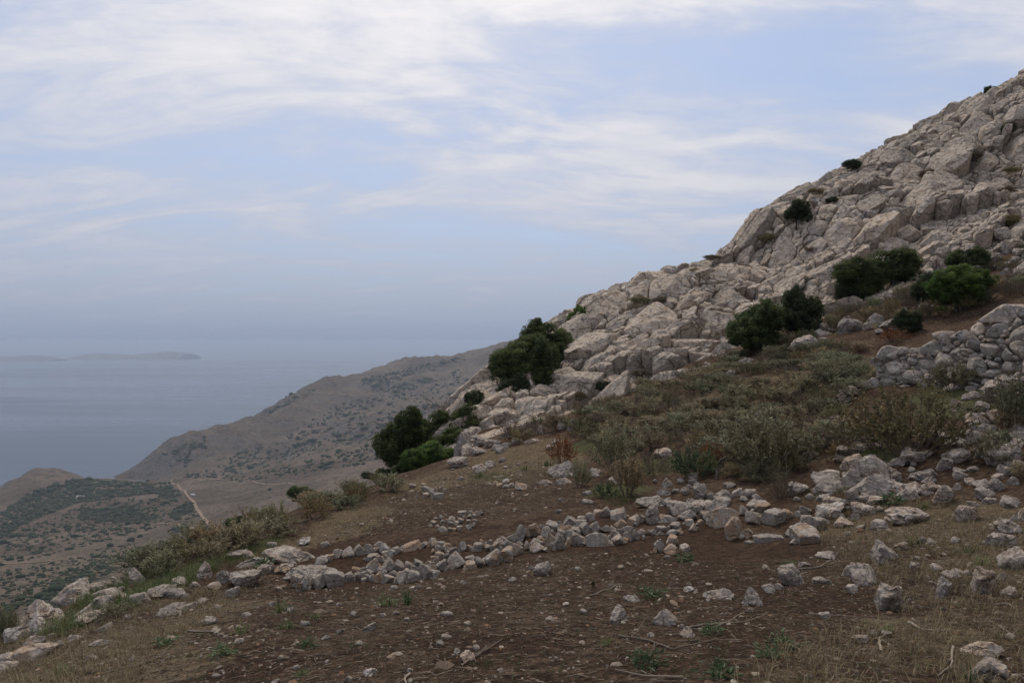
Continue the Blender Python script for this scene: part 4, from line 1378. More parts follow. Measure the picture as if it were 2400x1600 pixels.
def crown_mesh(name, seed, mat, clumps=75, per=150, leaf=0.062, spread=0.17, lump=0.36, flatb=0.92):
    """evergreen crown in a unit ball: leaf sprays on an uneven shell with gaps, darker leaves inside"""
    g = np.random.default_rng(seed)
    d = unit(g.normal(size=(clumps, 3)))
    d[:, 2] = np.where(d[:, 2] < -flatb, -d[:, 2] * 0.6, d[:, 2])
    d = unit(d)
    rr = (0.74 + lump * fbm(d * 1.7 + seed, 2, seed=5)) * g.uniform(0.5, 1.0, clumps) ** 0.5
    cc = d * rr[:, None]
    cr = g.uniform(0.6, 1.5, clumps) * spread          # each spray its own size
    i = np.repeat(np.arange(clumps), per)
    o = unit(g.normal(size=(len(i), 3)) + 0.5 * d[i] + [0, 0, 0.25])
    c = cc[i] + o * (cr[i] * g.uniform(0.55, 1.15, len(i)))[:, None] * [1, 1, 0.8]
    nrm_ = unit(o + g.normal(0, 0.40, (len(i), 3)))     # leaves face outward from their spray
    axis = unit(np.cross(nrm_, g.normal(size=(len(i), 3)))) + 0.35 * o
    side = np.cross(nrm_, axis)
    ti = np.clip(0.30 + 0.55 * (g.uniform(-0.5, 0.5, clumps))[i] + 0.18 * g.normal(size=len(i)) + 0.22 * o[:, 2], 0, 1)  # spray tops tinted lighter: top light put into the leaf colour
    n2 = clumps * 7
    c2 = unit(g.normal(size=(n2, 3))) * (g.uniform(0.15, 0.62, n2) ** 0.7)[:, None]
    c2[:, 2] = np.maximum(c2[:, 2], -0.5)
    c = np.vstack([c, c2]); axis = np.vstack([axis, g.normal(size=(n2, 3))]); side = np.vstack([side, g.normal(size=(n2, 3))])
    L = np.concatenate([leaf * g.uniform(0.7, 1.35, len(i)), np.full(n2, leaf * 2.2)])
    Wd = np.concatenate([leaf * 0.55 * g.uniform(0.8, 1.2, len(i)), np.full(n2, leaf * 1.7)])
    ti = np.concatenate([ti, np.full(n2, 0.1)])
    V, Q = leaf_arrays(c, axis, side, L, Wd, g, 0.12)
    return mesh(name, V, Q, mat, False, {'tint': np.repeat(ti, 4)})


def trunk_mesh(name, seed):
    g = np.random.default_rng(seed)
    paths, rads = [], []
    for k in range(6):
        a = g.uniform(0, 6.28)
        tip = np.array([math.cos(a), math.sin(a), 0.5]) * g.uniform(0.45, 0.75)
        p = np.array([[0.05 * math.cos(a), 0.05 * math.sin(a), -1.15], [0.12 * math.cos(a), 0.12 * math.sin(a), -0.55], tip * 0.5 + [0, 0, -0.15], tip])
        paths.append(p + g.normal(0, 0.02, p.shape)); rads.append([0.055, 0.04, 0.025, 0.008])
    V, Q = tubes(paths, rads, 5)
    return mesh(name, V, Q, M_BARK)


CROWN = {}
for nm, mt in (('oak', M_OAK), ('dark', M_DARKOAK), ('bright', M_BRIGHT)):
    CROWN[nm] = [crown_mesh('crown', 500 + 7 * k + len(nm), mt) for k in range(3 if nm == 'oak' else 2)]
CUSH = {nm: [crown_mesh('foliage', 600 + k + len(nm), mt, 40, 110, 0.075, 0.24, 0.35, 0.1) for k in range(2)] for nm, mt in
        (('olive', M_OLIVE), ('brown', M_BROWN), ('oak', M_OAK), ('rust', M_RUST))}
TRUNKS = [trunk_mesh('trunk', 700 + k) for k in range(3)]
g = np.random.default_rng(99)


def stand(px, pyb, dy=0.0):
    c = cast([px], [pyb])[0]
    return c


def bush(name, px, py, w, h, crown, label, cat, group, depth=0.9, trunk=True, part='crown', Y=None, lean=0.0):
    """an evergreen whose crown is seen centred at (px, py), w by h photo pixels"""
    c = cast([px], [py + h * 0.42])[0]
    if Y is not None:
        c = np.array([(px - 1200) / F * Y, Y, 0]); c[2] = float(H(c[0], c[1]))
    k = c[1] / F
    rx, rz = w * k / 2 * 1.08, h * k / 2 * 1.08
    ry = min(rx, rz * 1.3) * depth
    zc = CZ + (800 - py) / F * (c[1] + 0.4 * ry)
    e = link(name, None)
    e.location = (c[0], c[1] + 0.4 * ry, float(H(c[0], c[1] + 0.4 * ry)))
    tag(e, label, cat, group)
    dz = zc - e.location.z
    lib = next((L for L in list(CROWN.values()) + list(CUSH.values()) if crown in L), [crown])
    lobes = [(0, 0, 0, 0.88 if trunk else 0.95)]
    if trunk:
        for q in range(4 if w * h > 3000 else 2):
            a_ = 2.4 * q + g.uniform(0, 1.2)
            r_ = g.uniform(0.45, 0.62)
            s_ = g.uniform(0.40, 0.60)
            lobes.append((math.cos(a_) * r_, g.uniform(-0.6, 0.3), math.sin(a_) * r_ * 0.85, s_))
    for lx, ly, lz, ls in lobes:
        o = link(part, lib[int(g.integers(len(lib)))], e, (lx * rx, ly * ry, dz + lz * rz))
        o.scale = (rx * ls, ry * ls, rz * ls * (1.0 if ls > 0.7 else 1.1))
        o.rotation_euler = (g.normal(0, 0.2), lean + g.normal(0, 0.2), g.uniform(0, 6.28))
        if rx > 1.5 * rz and ls > 0.7: o.rotation_euler = (0, lean, 0)
    if trunk and w * h > 5000:
        o = link('trunk', TRUNKS[int(g.integers(3))], e, (0, 0, dz))
        o.scale = (rx, ry, rz)
    return e


pick_ = lambda L: L[int(g.integers(len(L)))]
EG = 'dark evergreen bushes of the cliff and its foot'
for px, py, w, h, kind, lab in [
    (1228,858,175,165,'oak','large dark evergreen spilling down over the left end of the cliff'),
    (1275,810,160,135,'oak','dark evergreen on the skyline at the left end, beside a small bright bush'),
    (1205,915,90,80,'dark','dark evergreen low between the cliff boulders at the left end of the cliff'),
    (1358,745,58,66,'bright','small bright green bush on the skyline beside the large dark evergreen'),
    (945,1038,135,180,'oak','tall dark tree, leftmost of the clump on the drop at the cliff toe'),
    (1020,1015,120,130,'oak','mid-green tree behind the tall dark one at the cliff toe'),
    (1005,1083,150,115,'bright','lighter green round tree in front of the clump at the cliff toe'),
    (1085,1005,115,125,'oak','olive-green tree nearest to the rock face in the clump at the cliff toe'),
    (965,1095,110,90,'oak','mid-green bush filling the foot of the clump at the cliff toe'),
    (1048,1045,100,100,'oak','green bush in the middle of the clump at the cliff toe'),
    (1110,938,50,56,'dark','small dark bush on the cliff edge above the clump of trees'),
    (895,1112,50,40,'dark','low dark bush on the drop just left of the tall dark tree'),
    (1778,772,165,140,'oak','left of the dark twin bushes at the foot of the cliff, greener one'),
    (1885,738,118,135,'dark','right of the dark twin bushes at the foot of the cliff, almost black'),
    (2025,655,160,110,'oak','left part of the long dark thicket below the boulders'),
    (2108,625,175,105,'oak','right part of the long dark thicket below the boulders'),
    (1985,690,60,55,'dark','small dark bush under the left end of the long dark thicket'),
    (2280,612,130,75,'oak','olive-green bush on the right, behind the bright one'),
    (2270,680,170,110,'bright','large bright green bush above the drystone wall'),
    (2175,680,75,85,'dark','dark bush between the long thicket and the large bright bush'),
    (2135,757,68,62,'dark','small near-black bush beside the long pale ridge of rock'),
    (1872,503,80,58,'dark','dark bush on a ledge of the upper cliff under the first skyline step'),
    (2003,386,58,28,'dark','thin dark bush hugging the skyline of the upper cliff'),
    (1955,472,40,28,'dark','small dark bush on the cliff to the right of the ledge bush'),
    (2322,212,30,26,'dark','tiny dark bush on the skyline high at the right'),
    (700,1157,76,44,'oak','dark green mound on the pale rocks of the outer edge'),
    (612,1212,62,34,'oak','flat dark mound on the outer edge beyond the sage row'),
    (545,1228,58,40,'oak','bright dark-green mound farthest left beyond the sage row'),
    (860,1115,40,24,'dark','small dark bush at the far end of the sage row'),
    (1420,905,60,30,'dark','low blue-green bush under the middle of the cliff'),
]:
    Y = {1228: 37.5, 1275: 41, 1205: 36, 1358: 45.5, 945: 31.5, 1015: 33, 1005: 29.5, 965: 30.5, 1048: 31.5, 1020: 33, 945: 31.5, 1085: 32.5, 1110: 36, 895: 30, 2003: 59, 2322: 66}.get(px)
    bush('evergreen_bush', px, py, w, h, pick_(CROWN[kind]), lab, 'bush', EG, Y=Y)

SC = 'dry scrub on the ledges of the cliff'
for px, py, w, h, kind, lab in [
    (2372,305,60,40,'olive','olive cushion shrub high on the cliff at the right edge'),(2288,368,46,40,'brown','dark dry tuft in a cleft of the upper cliff'),(2180,412,48,40,'brown','brown cushion shrub in the middle of the upper cliff'),
    (2065,425,40,34,'olive','olive tuft in a hollow left of the brown cushion shrub on the upper cliff'),(1905,590,50,34,'brown','brown tuft above the pair of split boulders'),(1800,560,44,34,'olive','round olive shrub on the bare cliff shoulder'),
    (1628,640,44,30,'olive','olive shrub near the skyline in the middle of the cliff'),(1500,705,60,26,'olive','grassy green tuft below the skyline boulders'),(1550,705,40,28,'brown','brown tuft in the crack of the middle cliff'),
    (1480,800,44,36,'brown','grey-brown shrub clinging to the lower cliff face'),(1505,878,56,36,'brown','dry grey shrub at the cliff foot left of centre'),(1670,605,50,20,'brown','dark brown cushion on the skyline'),(1915,450,50,24,'olive','shrub with a ragged top on the skyline step'),
    (2360,455,60,40,'brown','brown shrub among boulders at the right edge of the cliff'),(2375,400,56,22,'olive','olive shrub under the highest boulders at the right edge'),(2378,520,50,46,'olive','ragged shrub in the boulder field at the right edge'),
    (1560,830,40,20,'olive','small tuft where the lower cliff meets the scrub'),(1360,930,36,34,'olive','tuft between two lower boulders left of the cliff foot'),(1390,880,26,20,'brown','small tuft in a cleft of the lower cliff'),
]:
    bush('cliff_shrub', px, py, w, h, pick_(CUSH[kind]), lab, 'shrub', SC, trunk=False, part='foliage', Y={1670: 50, 1915: 55.5}.get(px))


def sage_mesh(seed, mat, n_st=34, per=40, leaf=0.070, wid=0.025, dense=1.0):
    """a sub-shrub, about 1 m wide and 0.75 m high: many ascending stems with narrow leaves toward their tips"""
    g = np.random.default_rng(seed)
    paths, rads, C_, A_, S_, T_ = [], [], [], [], [], []
    for k in range(n_st):
        a = g.uniform(0, 6.28)
        out = g.uniform(0.05, 0.5) ** 0.8
        top = np.array([math.cos(a) * out, math.sin(a) * out, 0.75 * math.sqrt(max(0.05, 1 - (out / 0.62) ** 2)) * g.uniform(0.75, 1.08)])
        b0 = np.array([math.cos(a) * 0.06, math.sin(a) * 0.06, -0.05])
        mid = (b0 + top) * 0.5 + [math.cos(a) * 0.07, math.sin(a) * 0.07, -0.03]
        u = np.linspace(0, 1, 6)[:, None]
        p = (1 - u) ** 2 * b0 + 2 * u * (1 - u) * mid + u ** 2 * top
        p += g.normal(0, 0.008, p.shape)
        paths.append(p); rads.append(np.linspace(0.006, 0.002, 6))
        tips = [(p, 0.35)]
        for _ in range(4):
            j = g.integers(2, 5)
            e = p[j] + (top - b0) * g.uniform(0.2, 0.4) + g.normal(0, 0.07, 3)
            q = np.array([p[j], (p[j] + e) / 2 + g.normal(0, 0.01, 3), e])
            paths.append(q); rads.append([0.003, 0.002, 0.0015]); tips.append((q, 0.1))
        tone = g.uniform(0.2, 0.8)
        for q, t0 in tips:
            n = int(per / 3 * dense)
            tt = g.uniform(t0, 1.0, n) * (len(q) - 1)
            i = np.minimum(tt.astype(int), len(q) - 2)
            f_ = (tt - i)[:, None]
            c = q[i] * (1 - f_) + q[i + 1] * f_
            ax = unit(q[i + 1] - q[i])
            rd = g.normal(size=(n, 3))
            C_.append(c); A_.append(ax * 0.6 + unit(rd) * 0.9 + [0, 0, 0.2]); S_.append(g.normal(size=(n, 3)))
            T_.append(np.clip(tone + g.normal(0, 0.2, n) + 0.25 * (c[:, 2] - 0.4), 0, 1))
    C_, A_, S_, T_ = np.vstack(C_), np.vstack(A_), np.vstack(S_), np.concatenate(T_)
    V, Q = leaf_arrays(C_, A_, S_, leaf * g.uniform(0.6, 1.3, len(C_)), wid * g.uniform(0.8, 1.3, len(C_)), g)
    fo = mesh('foliage', V, Q, mat, False, {'tint': np.repeat(T_, 4)})
    V, Q = tubes(paths, rads, 3)
    st = mesh('stems', V, Q, M_TWIG, True, {'tint': np.full(len(V), 0.25)})
    return fo, st


SAGE = [sage_mesh(800 + k, M_SAGE) for k in range(5)]
SAGE += [sage_mesh(820 + k, M_OLIVE, 30, 40, 0.05, 0.02) for k in range(2)]
DRY = [sage_mesh(840 + k, M_BROWN, 46, 20, 0.035, 0.010) for k in range(3)]
RUST = [sage_mesh(860, M_RUST, 36, 40, 0.04, 0.025)]
GREENB = [sage_mesh(870, M_WEED, 30, 46, 0.05, 0.026)]


def shrub(lib, loc, wid, hgt, label, cat, group, name='sage_shrub'):
    e = link(name, None)
    e.location = loc
    tag(e, label, cat, group)
    fo, st = lib[int(g.integers(len(lib)))]
    rz = g.uniform(0, 6.28)
    for nm, me in (('foliage', fo), ('stems', st)):
        o = link(nm, me, e)
        o.scale = (wid / 1.05, wid / 1.05, hgt / 0.75)
        o.rotation_euler = (0, 0, rz)
    return e


def shrub_px(lib, px, pyb, w, h, label, cat, group, name='sage_shrub'):
    c = cast([px], [pyb])[0]
    k = c[1] / F
    return shrub(lib, c, w * k, h * k, label, cat, group, name)


# the named ones first
shrub_px(SAGE[5:7], 2130, 1068, 270, 165, 'big spiny olive-green bush in the rubble below the wall', 'shrub', 'large shrubs', 'spiny_shrub')
shrub_px(SAGE[5:7], 2060, 1050, 190, 130, 'left shoulder of the spiny thicket, beside the pale crest of rock', 'shrub', 'large shrubs', 'spiny_shrub')
shrub_px(RUST, 1318, 1085, 76, 62, 'rust-orange dead bush on the open slope under the cliff', 'shrub', 'rust-coloured bushes', 'rust_shrub')
shrub_px(RUST, 1672, 1085, 66, 46, 'orange-leaved sprig at the front edge of the sage thicket', 'shrub', 'rust-coloured bushes', 'rust_shrub')
shrub_px(RUST, 2095, 800, 66, 30, 'orange-brown patch of dead leaves below the small near-black bush', 'shrub', 'rust-coloured bushes', 'rust_shrub')
shrub_px(RUST, 1470, 972, 26, 24, 'small orange bush on the slope right of the pair of pale rocks', 'shrub', 'rust-coloured bushes', 'rust_shrub')
shrub_px(GREENB, 1630, 1115, 120, 62, 'fresh green bush at the front edge of the sage thicket', 'shrub', 'fresh green bushes', 'green_shrub')
shrub_px(GREENB, 1415, 1165, 60, 36, 'fresh green low plant left of the grey-green bush by the rubble', 'shrub', 'fresh green bushes', 'green_shrub')
shrub_px(SAGE[:5], 1470, 1165, 105, 90, 'grey-green bush just uphill of the bedrock hump', 'shrub', 'large shrubs')
shrub_px(SAGE[:5], 1358, 1140, 56, 60, 'small grey-green bush beside the long pitted rock', 'shrub', 'large shrubs')
shrub_px(SAGE[:5], 1440, 1105, 110, 110, 'tall brown-stemmed bush behind the long pitted rock', 'shrub', 'large shrubs')
shrub_px(DRY, 1530, 1105, 110, 50, 'grey-brown thorny mound with torn branches, left of the fresh green bush', 'shrub', 'large shrubs', 'thorn_shrub')
shrub_px(SAGE[:5], 1800, 1110, 200, 140, 'large dark-stemmed sage bush at the front of the thicket', 'shrub', 'large shrubs')
shrub_px(DRY, 1830, 1165, 90, 66, 'white-flowered dry herb beside the pale cracked rock', 'shrub', 'dry thorn cushions', 'dry_herb')
shrub_px(DRY, 2265, 1215, 70, 36, 'grey thorn cushion on the rounded rock at the right', 'shrub', 'dry thorn cushions', 'thorn_shrub')
shrub_px(DRY, 2235, 1395, 60, 40, 'dry thorn cushion between the curved rock and the tall grooved rock', 'shrub', 'dry thorn cushions', 'thorn_shrub')
shrub_px(SAGE[:5], 2380, 1010, 110, 120, 'grey-green herb at the right edge over the leaning slab', 'shrub', 'large shrubs')
shrub_px(SAGE[:5], 2230, 915, 110, 66, 'grey-green plant growing at the foot of the wall', 'shrub', 'large shrubs')
shrub_px(SAGE[:5], 12, 1500, 76, 80, 'grey-green bush at the lower left edge of the view', 'shrub', 'large shrubs')
shrub_px(SAGE[:5], 262, 1452, 90, 36, 'low grey-green herb below the left rim rocks', 'shrub', 'large shrubs')

# the thickets
THICK = [
    ([(1340,1010),(1450,925),(1600,880),(1760,850),(1900,810),(2030,815),(2040,900),(1960,980),(2000,1060),(1880,1085),(1700,1075),(1600,1060),(1420,1060)],
     150, 0.52, 'sage thicket below the cliff', SAGE[:5] + SAGE[:5] + SAGE[5:7] * 2 + DRY, (0.85, 1.4), (0.28, 0.50)),
    ([(330,1335),(430,1290),(520,1255),(640,1215),(760,1165),(900,1130),(935,1148),(830,1192),(700,1245),(600,1282),(480,1318),(390,1345)],
     38, 0.45, 'sage row on the terrace rim', SAGE[:5] + SAGE[5:7] * 2, (0.6, 1.05), (0.26, 0.52)),
    ([(1180,1010),(1350,975),(1500,910),(1700,850),(1850,790),(1980,720),(2150,700),(2150,730),(2020,760),(1900,800),(1600,880),(1450,930),(1330,1000),(1200,1040)],
     66, 0.62, 'low scrub along the cliff foot', SAGE[3:7] + DRY + DRY[:2], (0.6, 1.2), (0.3, 0.6)),
    ([(2000,770),(2200,745),(2330,715),(2410,690),(2410,560),(2250,630),(2040,720)], 60, 0.5, 'scrub above the wall', SAGE[3:7] + DRY, (0.7, 1.2), (0.35, 0.7)),
    ([(1600,1080),(1700,1085),(1900,1090),(1980,1010),(2050,1000),(2010,1075),(1960,1090),(1780,1130),(1640,1130)], 12, 0.6, 'scrub in front of the thicket', SAGE[2:7] + DRY, (0.4, 0.8), (0.25, 0.5)),
    ([(2240,960),(2400,900),(2400,1130),(2300,1080),(2230,1010)], 9, 0.7, 'tufts among the right-edge rocks', SAGE + DRY, (0.35, 0.7), (0.25, 0.45)),
]
for poly, nmax, sp, where, lib, wr, hr in THICK:
    pa = np.array(poly, float)
    px = g.uniform(pa[:, 0].min(), pa[:, 0].max(), 4000); py = g.uniform(pa[:, 1].min(), pa[:, 1].max(), 4000)
    k = in_poly(px, py, poly)
    px, py = px[k], py[k]
    c = cast(px, py)
    got = []
    for q, a_, b_ in zip(c, px, py):
        if len(got) >= nmax: break
        if all((q[0] - r0[0]) ** 2 + (q[1] - r0[1]) ** 2 > sp ** 2 for r0, _, _ in got):
            got.append((q, a_, b_))
    xs = np.array([a_ for _, a_, _ in got])
    lo, hi = np.percentile(xs, [33, 67])
    for q, a_, b_ in got:
        w_, h_ = g.uniform(*wr), g.uniform(*hr)
        L_ = lib[int(g.integers(len(lib)))]
        kindw = 'dry brown' if L_ in DRY else 'olive' if L_ in SAGE[5:7] else 'grey-green'
        size = 'broad' if w_ > 0.6 * wr[1] + 0.4 * wr[0] else 'small'
        part_ = 'left part' if a_ < lo else 'right part' if a_ > hi else 'middle'
        lab = beside(a_, b_ - 20, f'{size} {kindw} shrub', 170) or f'{size} {kindw} shrub in the {part_} of the {where}'
        shrub([L_], q, w_, h_, ' '.join(lab.split()[:16]), 'shrub', lab)

# ------------------------------------------------------------------ grass, weeds, stalks
def blades(c, hgt, wid, g, lean=0.5, seg=2):
    n = len(c)
    a = g.uniform(0, 2 * np.pi, n)
    d = np.column_stack([np.cos(a), np.sin(a), np.zeros(n)])
    s = np.column_stack([-np.sin(a), np.cos(a), np.zeros(n)])
    hgt, wid = np.broadcast_to(hgt, n)[:, None], np.broadcast_to(wid, n)[:, None]
    ln = (lean * g.uniform(0.2, 1.6, n))[:, None]
    m = c + d * hgt * ln * 0.35 + [0, 0, 1] * hgt * 0.6
    t_ = c + d * hgt * ln + [0, 0, 1] * hgt * (1.0 - 0.35 * ln.clip(0, 1.2))
    V = np.stack([c - s * wid / 2, c + s * wid / 2, m + s * wid * 0.4, m - s * wid * 0.4, t_], 1).reshape(-1, 3)
    i = np.arange(n)[:, None] * 5
    Q = np.vstack([i + [0, 1, 2, 3], i + [3, 2, 4, 4]])
    return V, Q


def blades_mesh(name, c, hgt, wid, g, mat, lean, tint):
    V, Q = blades(c, hgt, wid, g, lean)
    n = len(c)
    quads, tris = Q[:n], Q[n:, :3]
    m = poly_mesh(name, V, tris, quads, mat)
    m.attributes.new('tint', 'FLOAT', 'POINT').data.foreach_set('value', np.repeat(np.asarray(tint, np.float32), 5))
    return m


def scatter(polys, n, rngg, wmin=1.0):
    """n points on the slope inside photo polygons, spread evenly over the ground"""
    px = rngg.uniform(-60, 2460, n * 14); py = rngg.uniform(1000, 1640, n * 14)
    k = np.zeros(len(px), bool)
    for p in polys: k |= in_poly(px, py, p)
    px, py = px[k], py[k]
    c = cast(px, py)
    wt = (c[:, 1]) ** 2.2
    m = min(n, len(c))
    i = rngg.choice(len(c), m, replace=False, p=wt / wt.sum())
    return c[i]


def clumped(polys, n, g, per, sd):
    c = scatter(polys, max(n // per, 1), g)
    c = np.repeat(c, per, 0)
    c[:, :2] += g.normal(0, sd, (len(c), 2))
    c[:, 2] = H(c[:, 0], c[:, 1])
    return c


DRYP = [[(-60,1640),(-60,1500),(200,1440),(420,1380),(560,1390),(500,1460),(350,1520),(330,1640)], [(560,1300),(700,1255),(760,1230),(690,1270),(660,1300),(560,1400)],
        [(720,1235),(900,1165),(1060,1080),(1230,1020),(1330,1040),(1320,1120),(1150,1160),(960,1190),(800,1240)],
        [(1880,1250),(2060,1170),(2260,1170),(2420,1280),(2420,1420),(2300,1500),(2100,1430),(2000,1340)], [(2000,1080),(2130,1160),(1960,1210),(1880,1180)], [(1750,1640),(1780,1520),(2000,1480),(2250,1440),(2440,1400),(2440,1640)]]
gg = np.random.default_rng(5)
c = np.vstack([clumped(DRYP, 33000, gg, 13, 0.05), clumped(DRYP[:1], 3000, gg, 12, 0.04)])
tag(link('dry_grass', blades_mesh('dry_grass', c, gg.uniform(0.03, 0.12, len(c)), 0.0032, gg, M_STRAW, 0.9, gg.uniform(0, 1, len(c)))), 'dry straw grass standing and fallen on the slope', kind='stuff')
GRP = [[(80,1490),(200,1400),(330,1335),(420,1330),(500,1330),(430,1380),(330,1420),(230,1460),(130,1500)], [(400,1340),(520,1310),(640,1275),(640,1300),(500,1345)],
       [(2180,930),(2330,910),(2400,920),(2400,960),(2250,960)], [(1370,1160),(1450,1130),(1500,1170),(1440,1190)], [(1380,1060),(1480,1040),(1470,1075),(1400,1080)], [(1600,1075),(1760,1090),(1700,1120),(1600,1120)],
       [(590,1290),(660,1260),(640,1300)], [(1960,1060),(2060,1050),(2030,1090),(1960,1090)], [(2020,1060),(1980,1000),(2030,960)]]
c = clumped(GRP, 17000, gg, 14, 0.05)
tag(link('green_grass', blades_mesh('green_grass', c, gg.uniform(0.06, 0.2, len(c)), 0.004, gg, M_GRASS, 0.7, gg.uniform(0, 1, len(c)))), 'fresh green grass between the pale rocks of the left rim', kind='stuff')
ALLP = [SOIL_POLY]
c = clumped(ALLP, 9000, gg, 5, 0.03)
tag(link('sprouting_grass', blades_mesh('sprouting_grass', c, gg.uniform(0.015, 0.05, len(c)), 0.003, gg, M_GRASS, 0.9, gg.uniform(0, 0.7, len(c)))), 'thin sprouting grass on the bare soil', kind='stuff')

# litter of twigs and straw
c = scatter(ALLP, 26000, gg)
n = len(c)
a = gg.uniform(0, 6.28, n)
ln = np.exp(gg.normal(-3.3, 0.65, n))
dirs = np.column_stack([np.cos(a), np.sin(a), gg.normal(0, 0.18, n)])
p1 = c + dirs * ln[:, None]
p1[:, 2] = H(p1[:, 0], p1[:, 1]) + np.abs(gg.normal(0, 0.008, n))
c[:, 2] += 0.003
mid = (c + p1) / 2 + gg.normal(0, 0.12, (n, 3)) * ln[:, None] * [1, 1, 0.25]
rr = gg.uniform(0.0009, 0.0026, n)
an = np.linspace(0, 2 * np.pi, 3, endpoint=False)
sd_ = np.column_stack([-np.sin(a), np.cos(a), np.zeros(n)])
ringv = lambda p, r: p[:, None, :] + r[:, None, None] * (np.cos(an)[None, :, None] * sd_[:, None, :] + np.sin(an)[None, :, None] * np.array([0, 0, 1.0]))
V = np.concatenate([ringv(c, rr), ringv(mid, rr), ringv(p1, rr * 0.5)], 1).reshape(-1, 3)
k = np.arange(3); k2 = (k + 1) % 3
q1 = np.column_stack([k, k2, k2 + 3, k + 3])
Q = (np.arange(n)[:, None, None] * 9 + np.vstack([q1, q1 + 3])[None]).reshape(-1, 4)
tag(link('twig_litter', mesh('twig_litter', V, Q, M_TWIG, True, {'tint': np.repeat(gg.uniform(0, 1, n) ** 1.3, 9)})), 'litter of dry twigs and straw on the soil', kind='stuff')

# gravel
d0, f0 = ico(1)
c = scatter(ALLP, 12500, gg)
c = c[gg.uniform(0, 1, len(c)) < np.clip(0.65 + 0.7 * gnoise(c[:, :2] / 0.8, 55), 0.1, 1)]
n = len(c)
s = np.exp(gg.normal(-5.0, 0.5, n)) * (1 + c[:, 1] / 16)
jit = 1 + gg.normal(0, 0.16, (n, len(d0), 1))
V = d0[None] * jit * (s[:, None, None] * gg.uniform(0.6, 1.4, (n, 1, 3)))
V = V * [1, 1, 0.75] + c[:, None, :] + [0, 0, 0.001]
Fg = (f0[None] + (np.arange(n) * len(d0))[:, None, None]).reshape(-1, 3)
M_GRAVEL, t = newmat('gravel')
tv = t.n('ShaderNodeAttribute', attribute_name='tint')
ts = t.n('ShaderNodeSeparateXYZ', i_0=tv.outputs['Vector'])
cg = t.mix(ts.outputs['X'], (0.075, 0.047, 0.031), (0.31, 0.265, 0.215))
cg = t.mix(t.ramp(ts.outputs['Y'], (0.86, 0.97)), cg, (0.19, 0.105, 0.06))
finish(t, cg, 0.95, t.noise(geo_pos(t), 90, 3, 0.7), 0.5, 0.01)
tints = np.repeat(np.column_stack([gg.uniform(0, 1, n) ** 2.4, gg.uniform(0, 1, n), np.zeros(n)]), len(d0), 0)
tag(link('gravel', mesh('gravel', V.reshape(-1, 3), Fg, M_GRAVEL, False, {'tint': tints})), 'limestone gravel and crumbs of earth on the soil', kind='stuff')


def tuft_mesh(seed, mat, n=40, h=0.16, w=0.008, r=0.05, lean=0.8):
    g = np.random.default_rng(seed)
    c = np.column_stack([g.normal(0, r, n), g.normal(0, r, n), np.full(n, -0.01)])
    return blades_mesh('blades', c, h * g.uniform(0.5, 1.2, n), w, g, mat, lean, g.uniform(0, 1, n))


def weed_mesh(seed, n=90, h=0.14, leaf=0.075):
    g = np.random.default_rng(seed)
    c = np.column_stack([g.normal(0, 0.05, n), g.normal(0, 0.05, n), g.uniform(0.0, h, n)])
    ax = np.column_stack([c[:, 0] * 12, c[:, 1] * 12, g.uniform(-0.4, 0.7, n)]) + g.normal(0, 0.35, (n, 3))
    V, Q = leaf_arrays(c, ax, g.normal(size=(n, 3)), leaf * g.uniform(0.6, 1.3, n), leaf * 0.36, g)
    return mesh('leaves', V, Q, M_WEED, False, {'tint': np.repeat(g.uniform(0, 1, n), 4)})


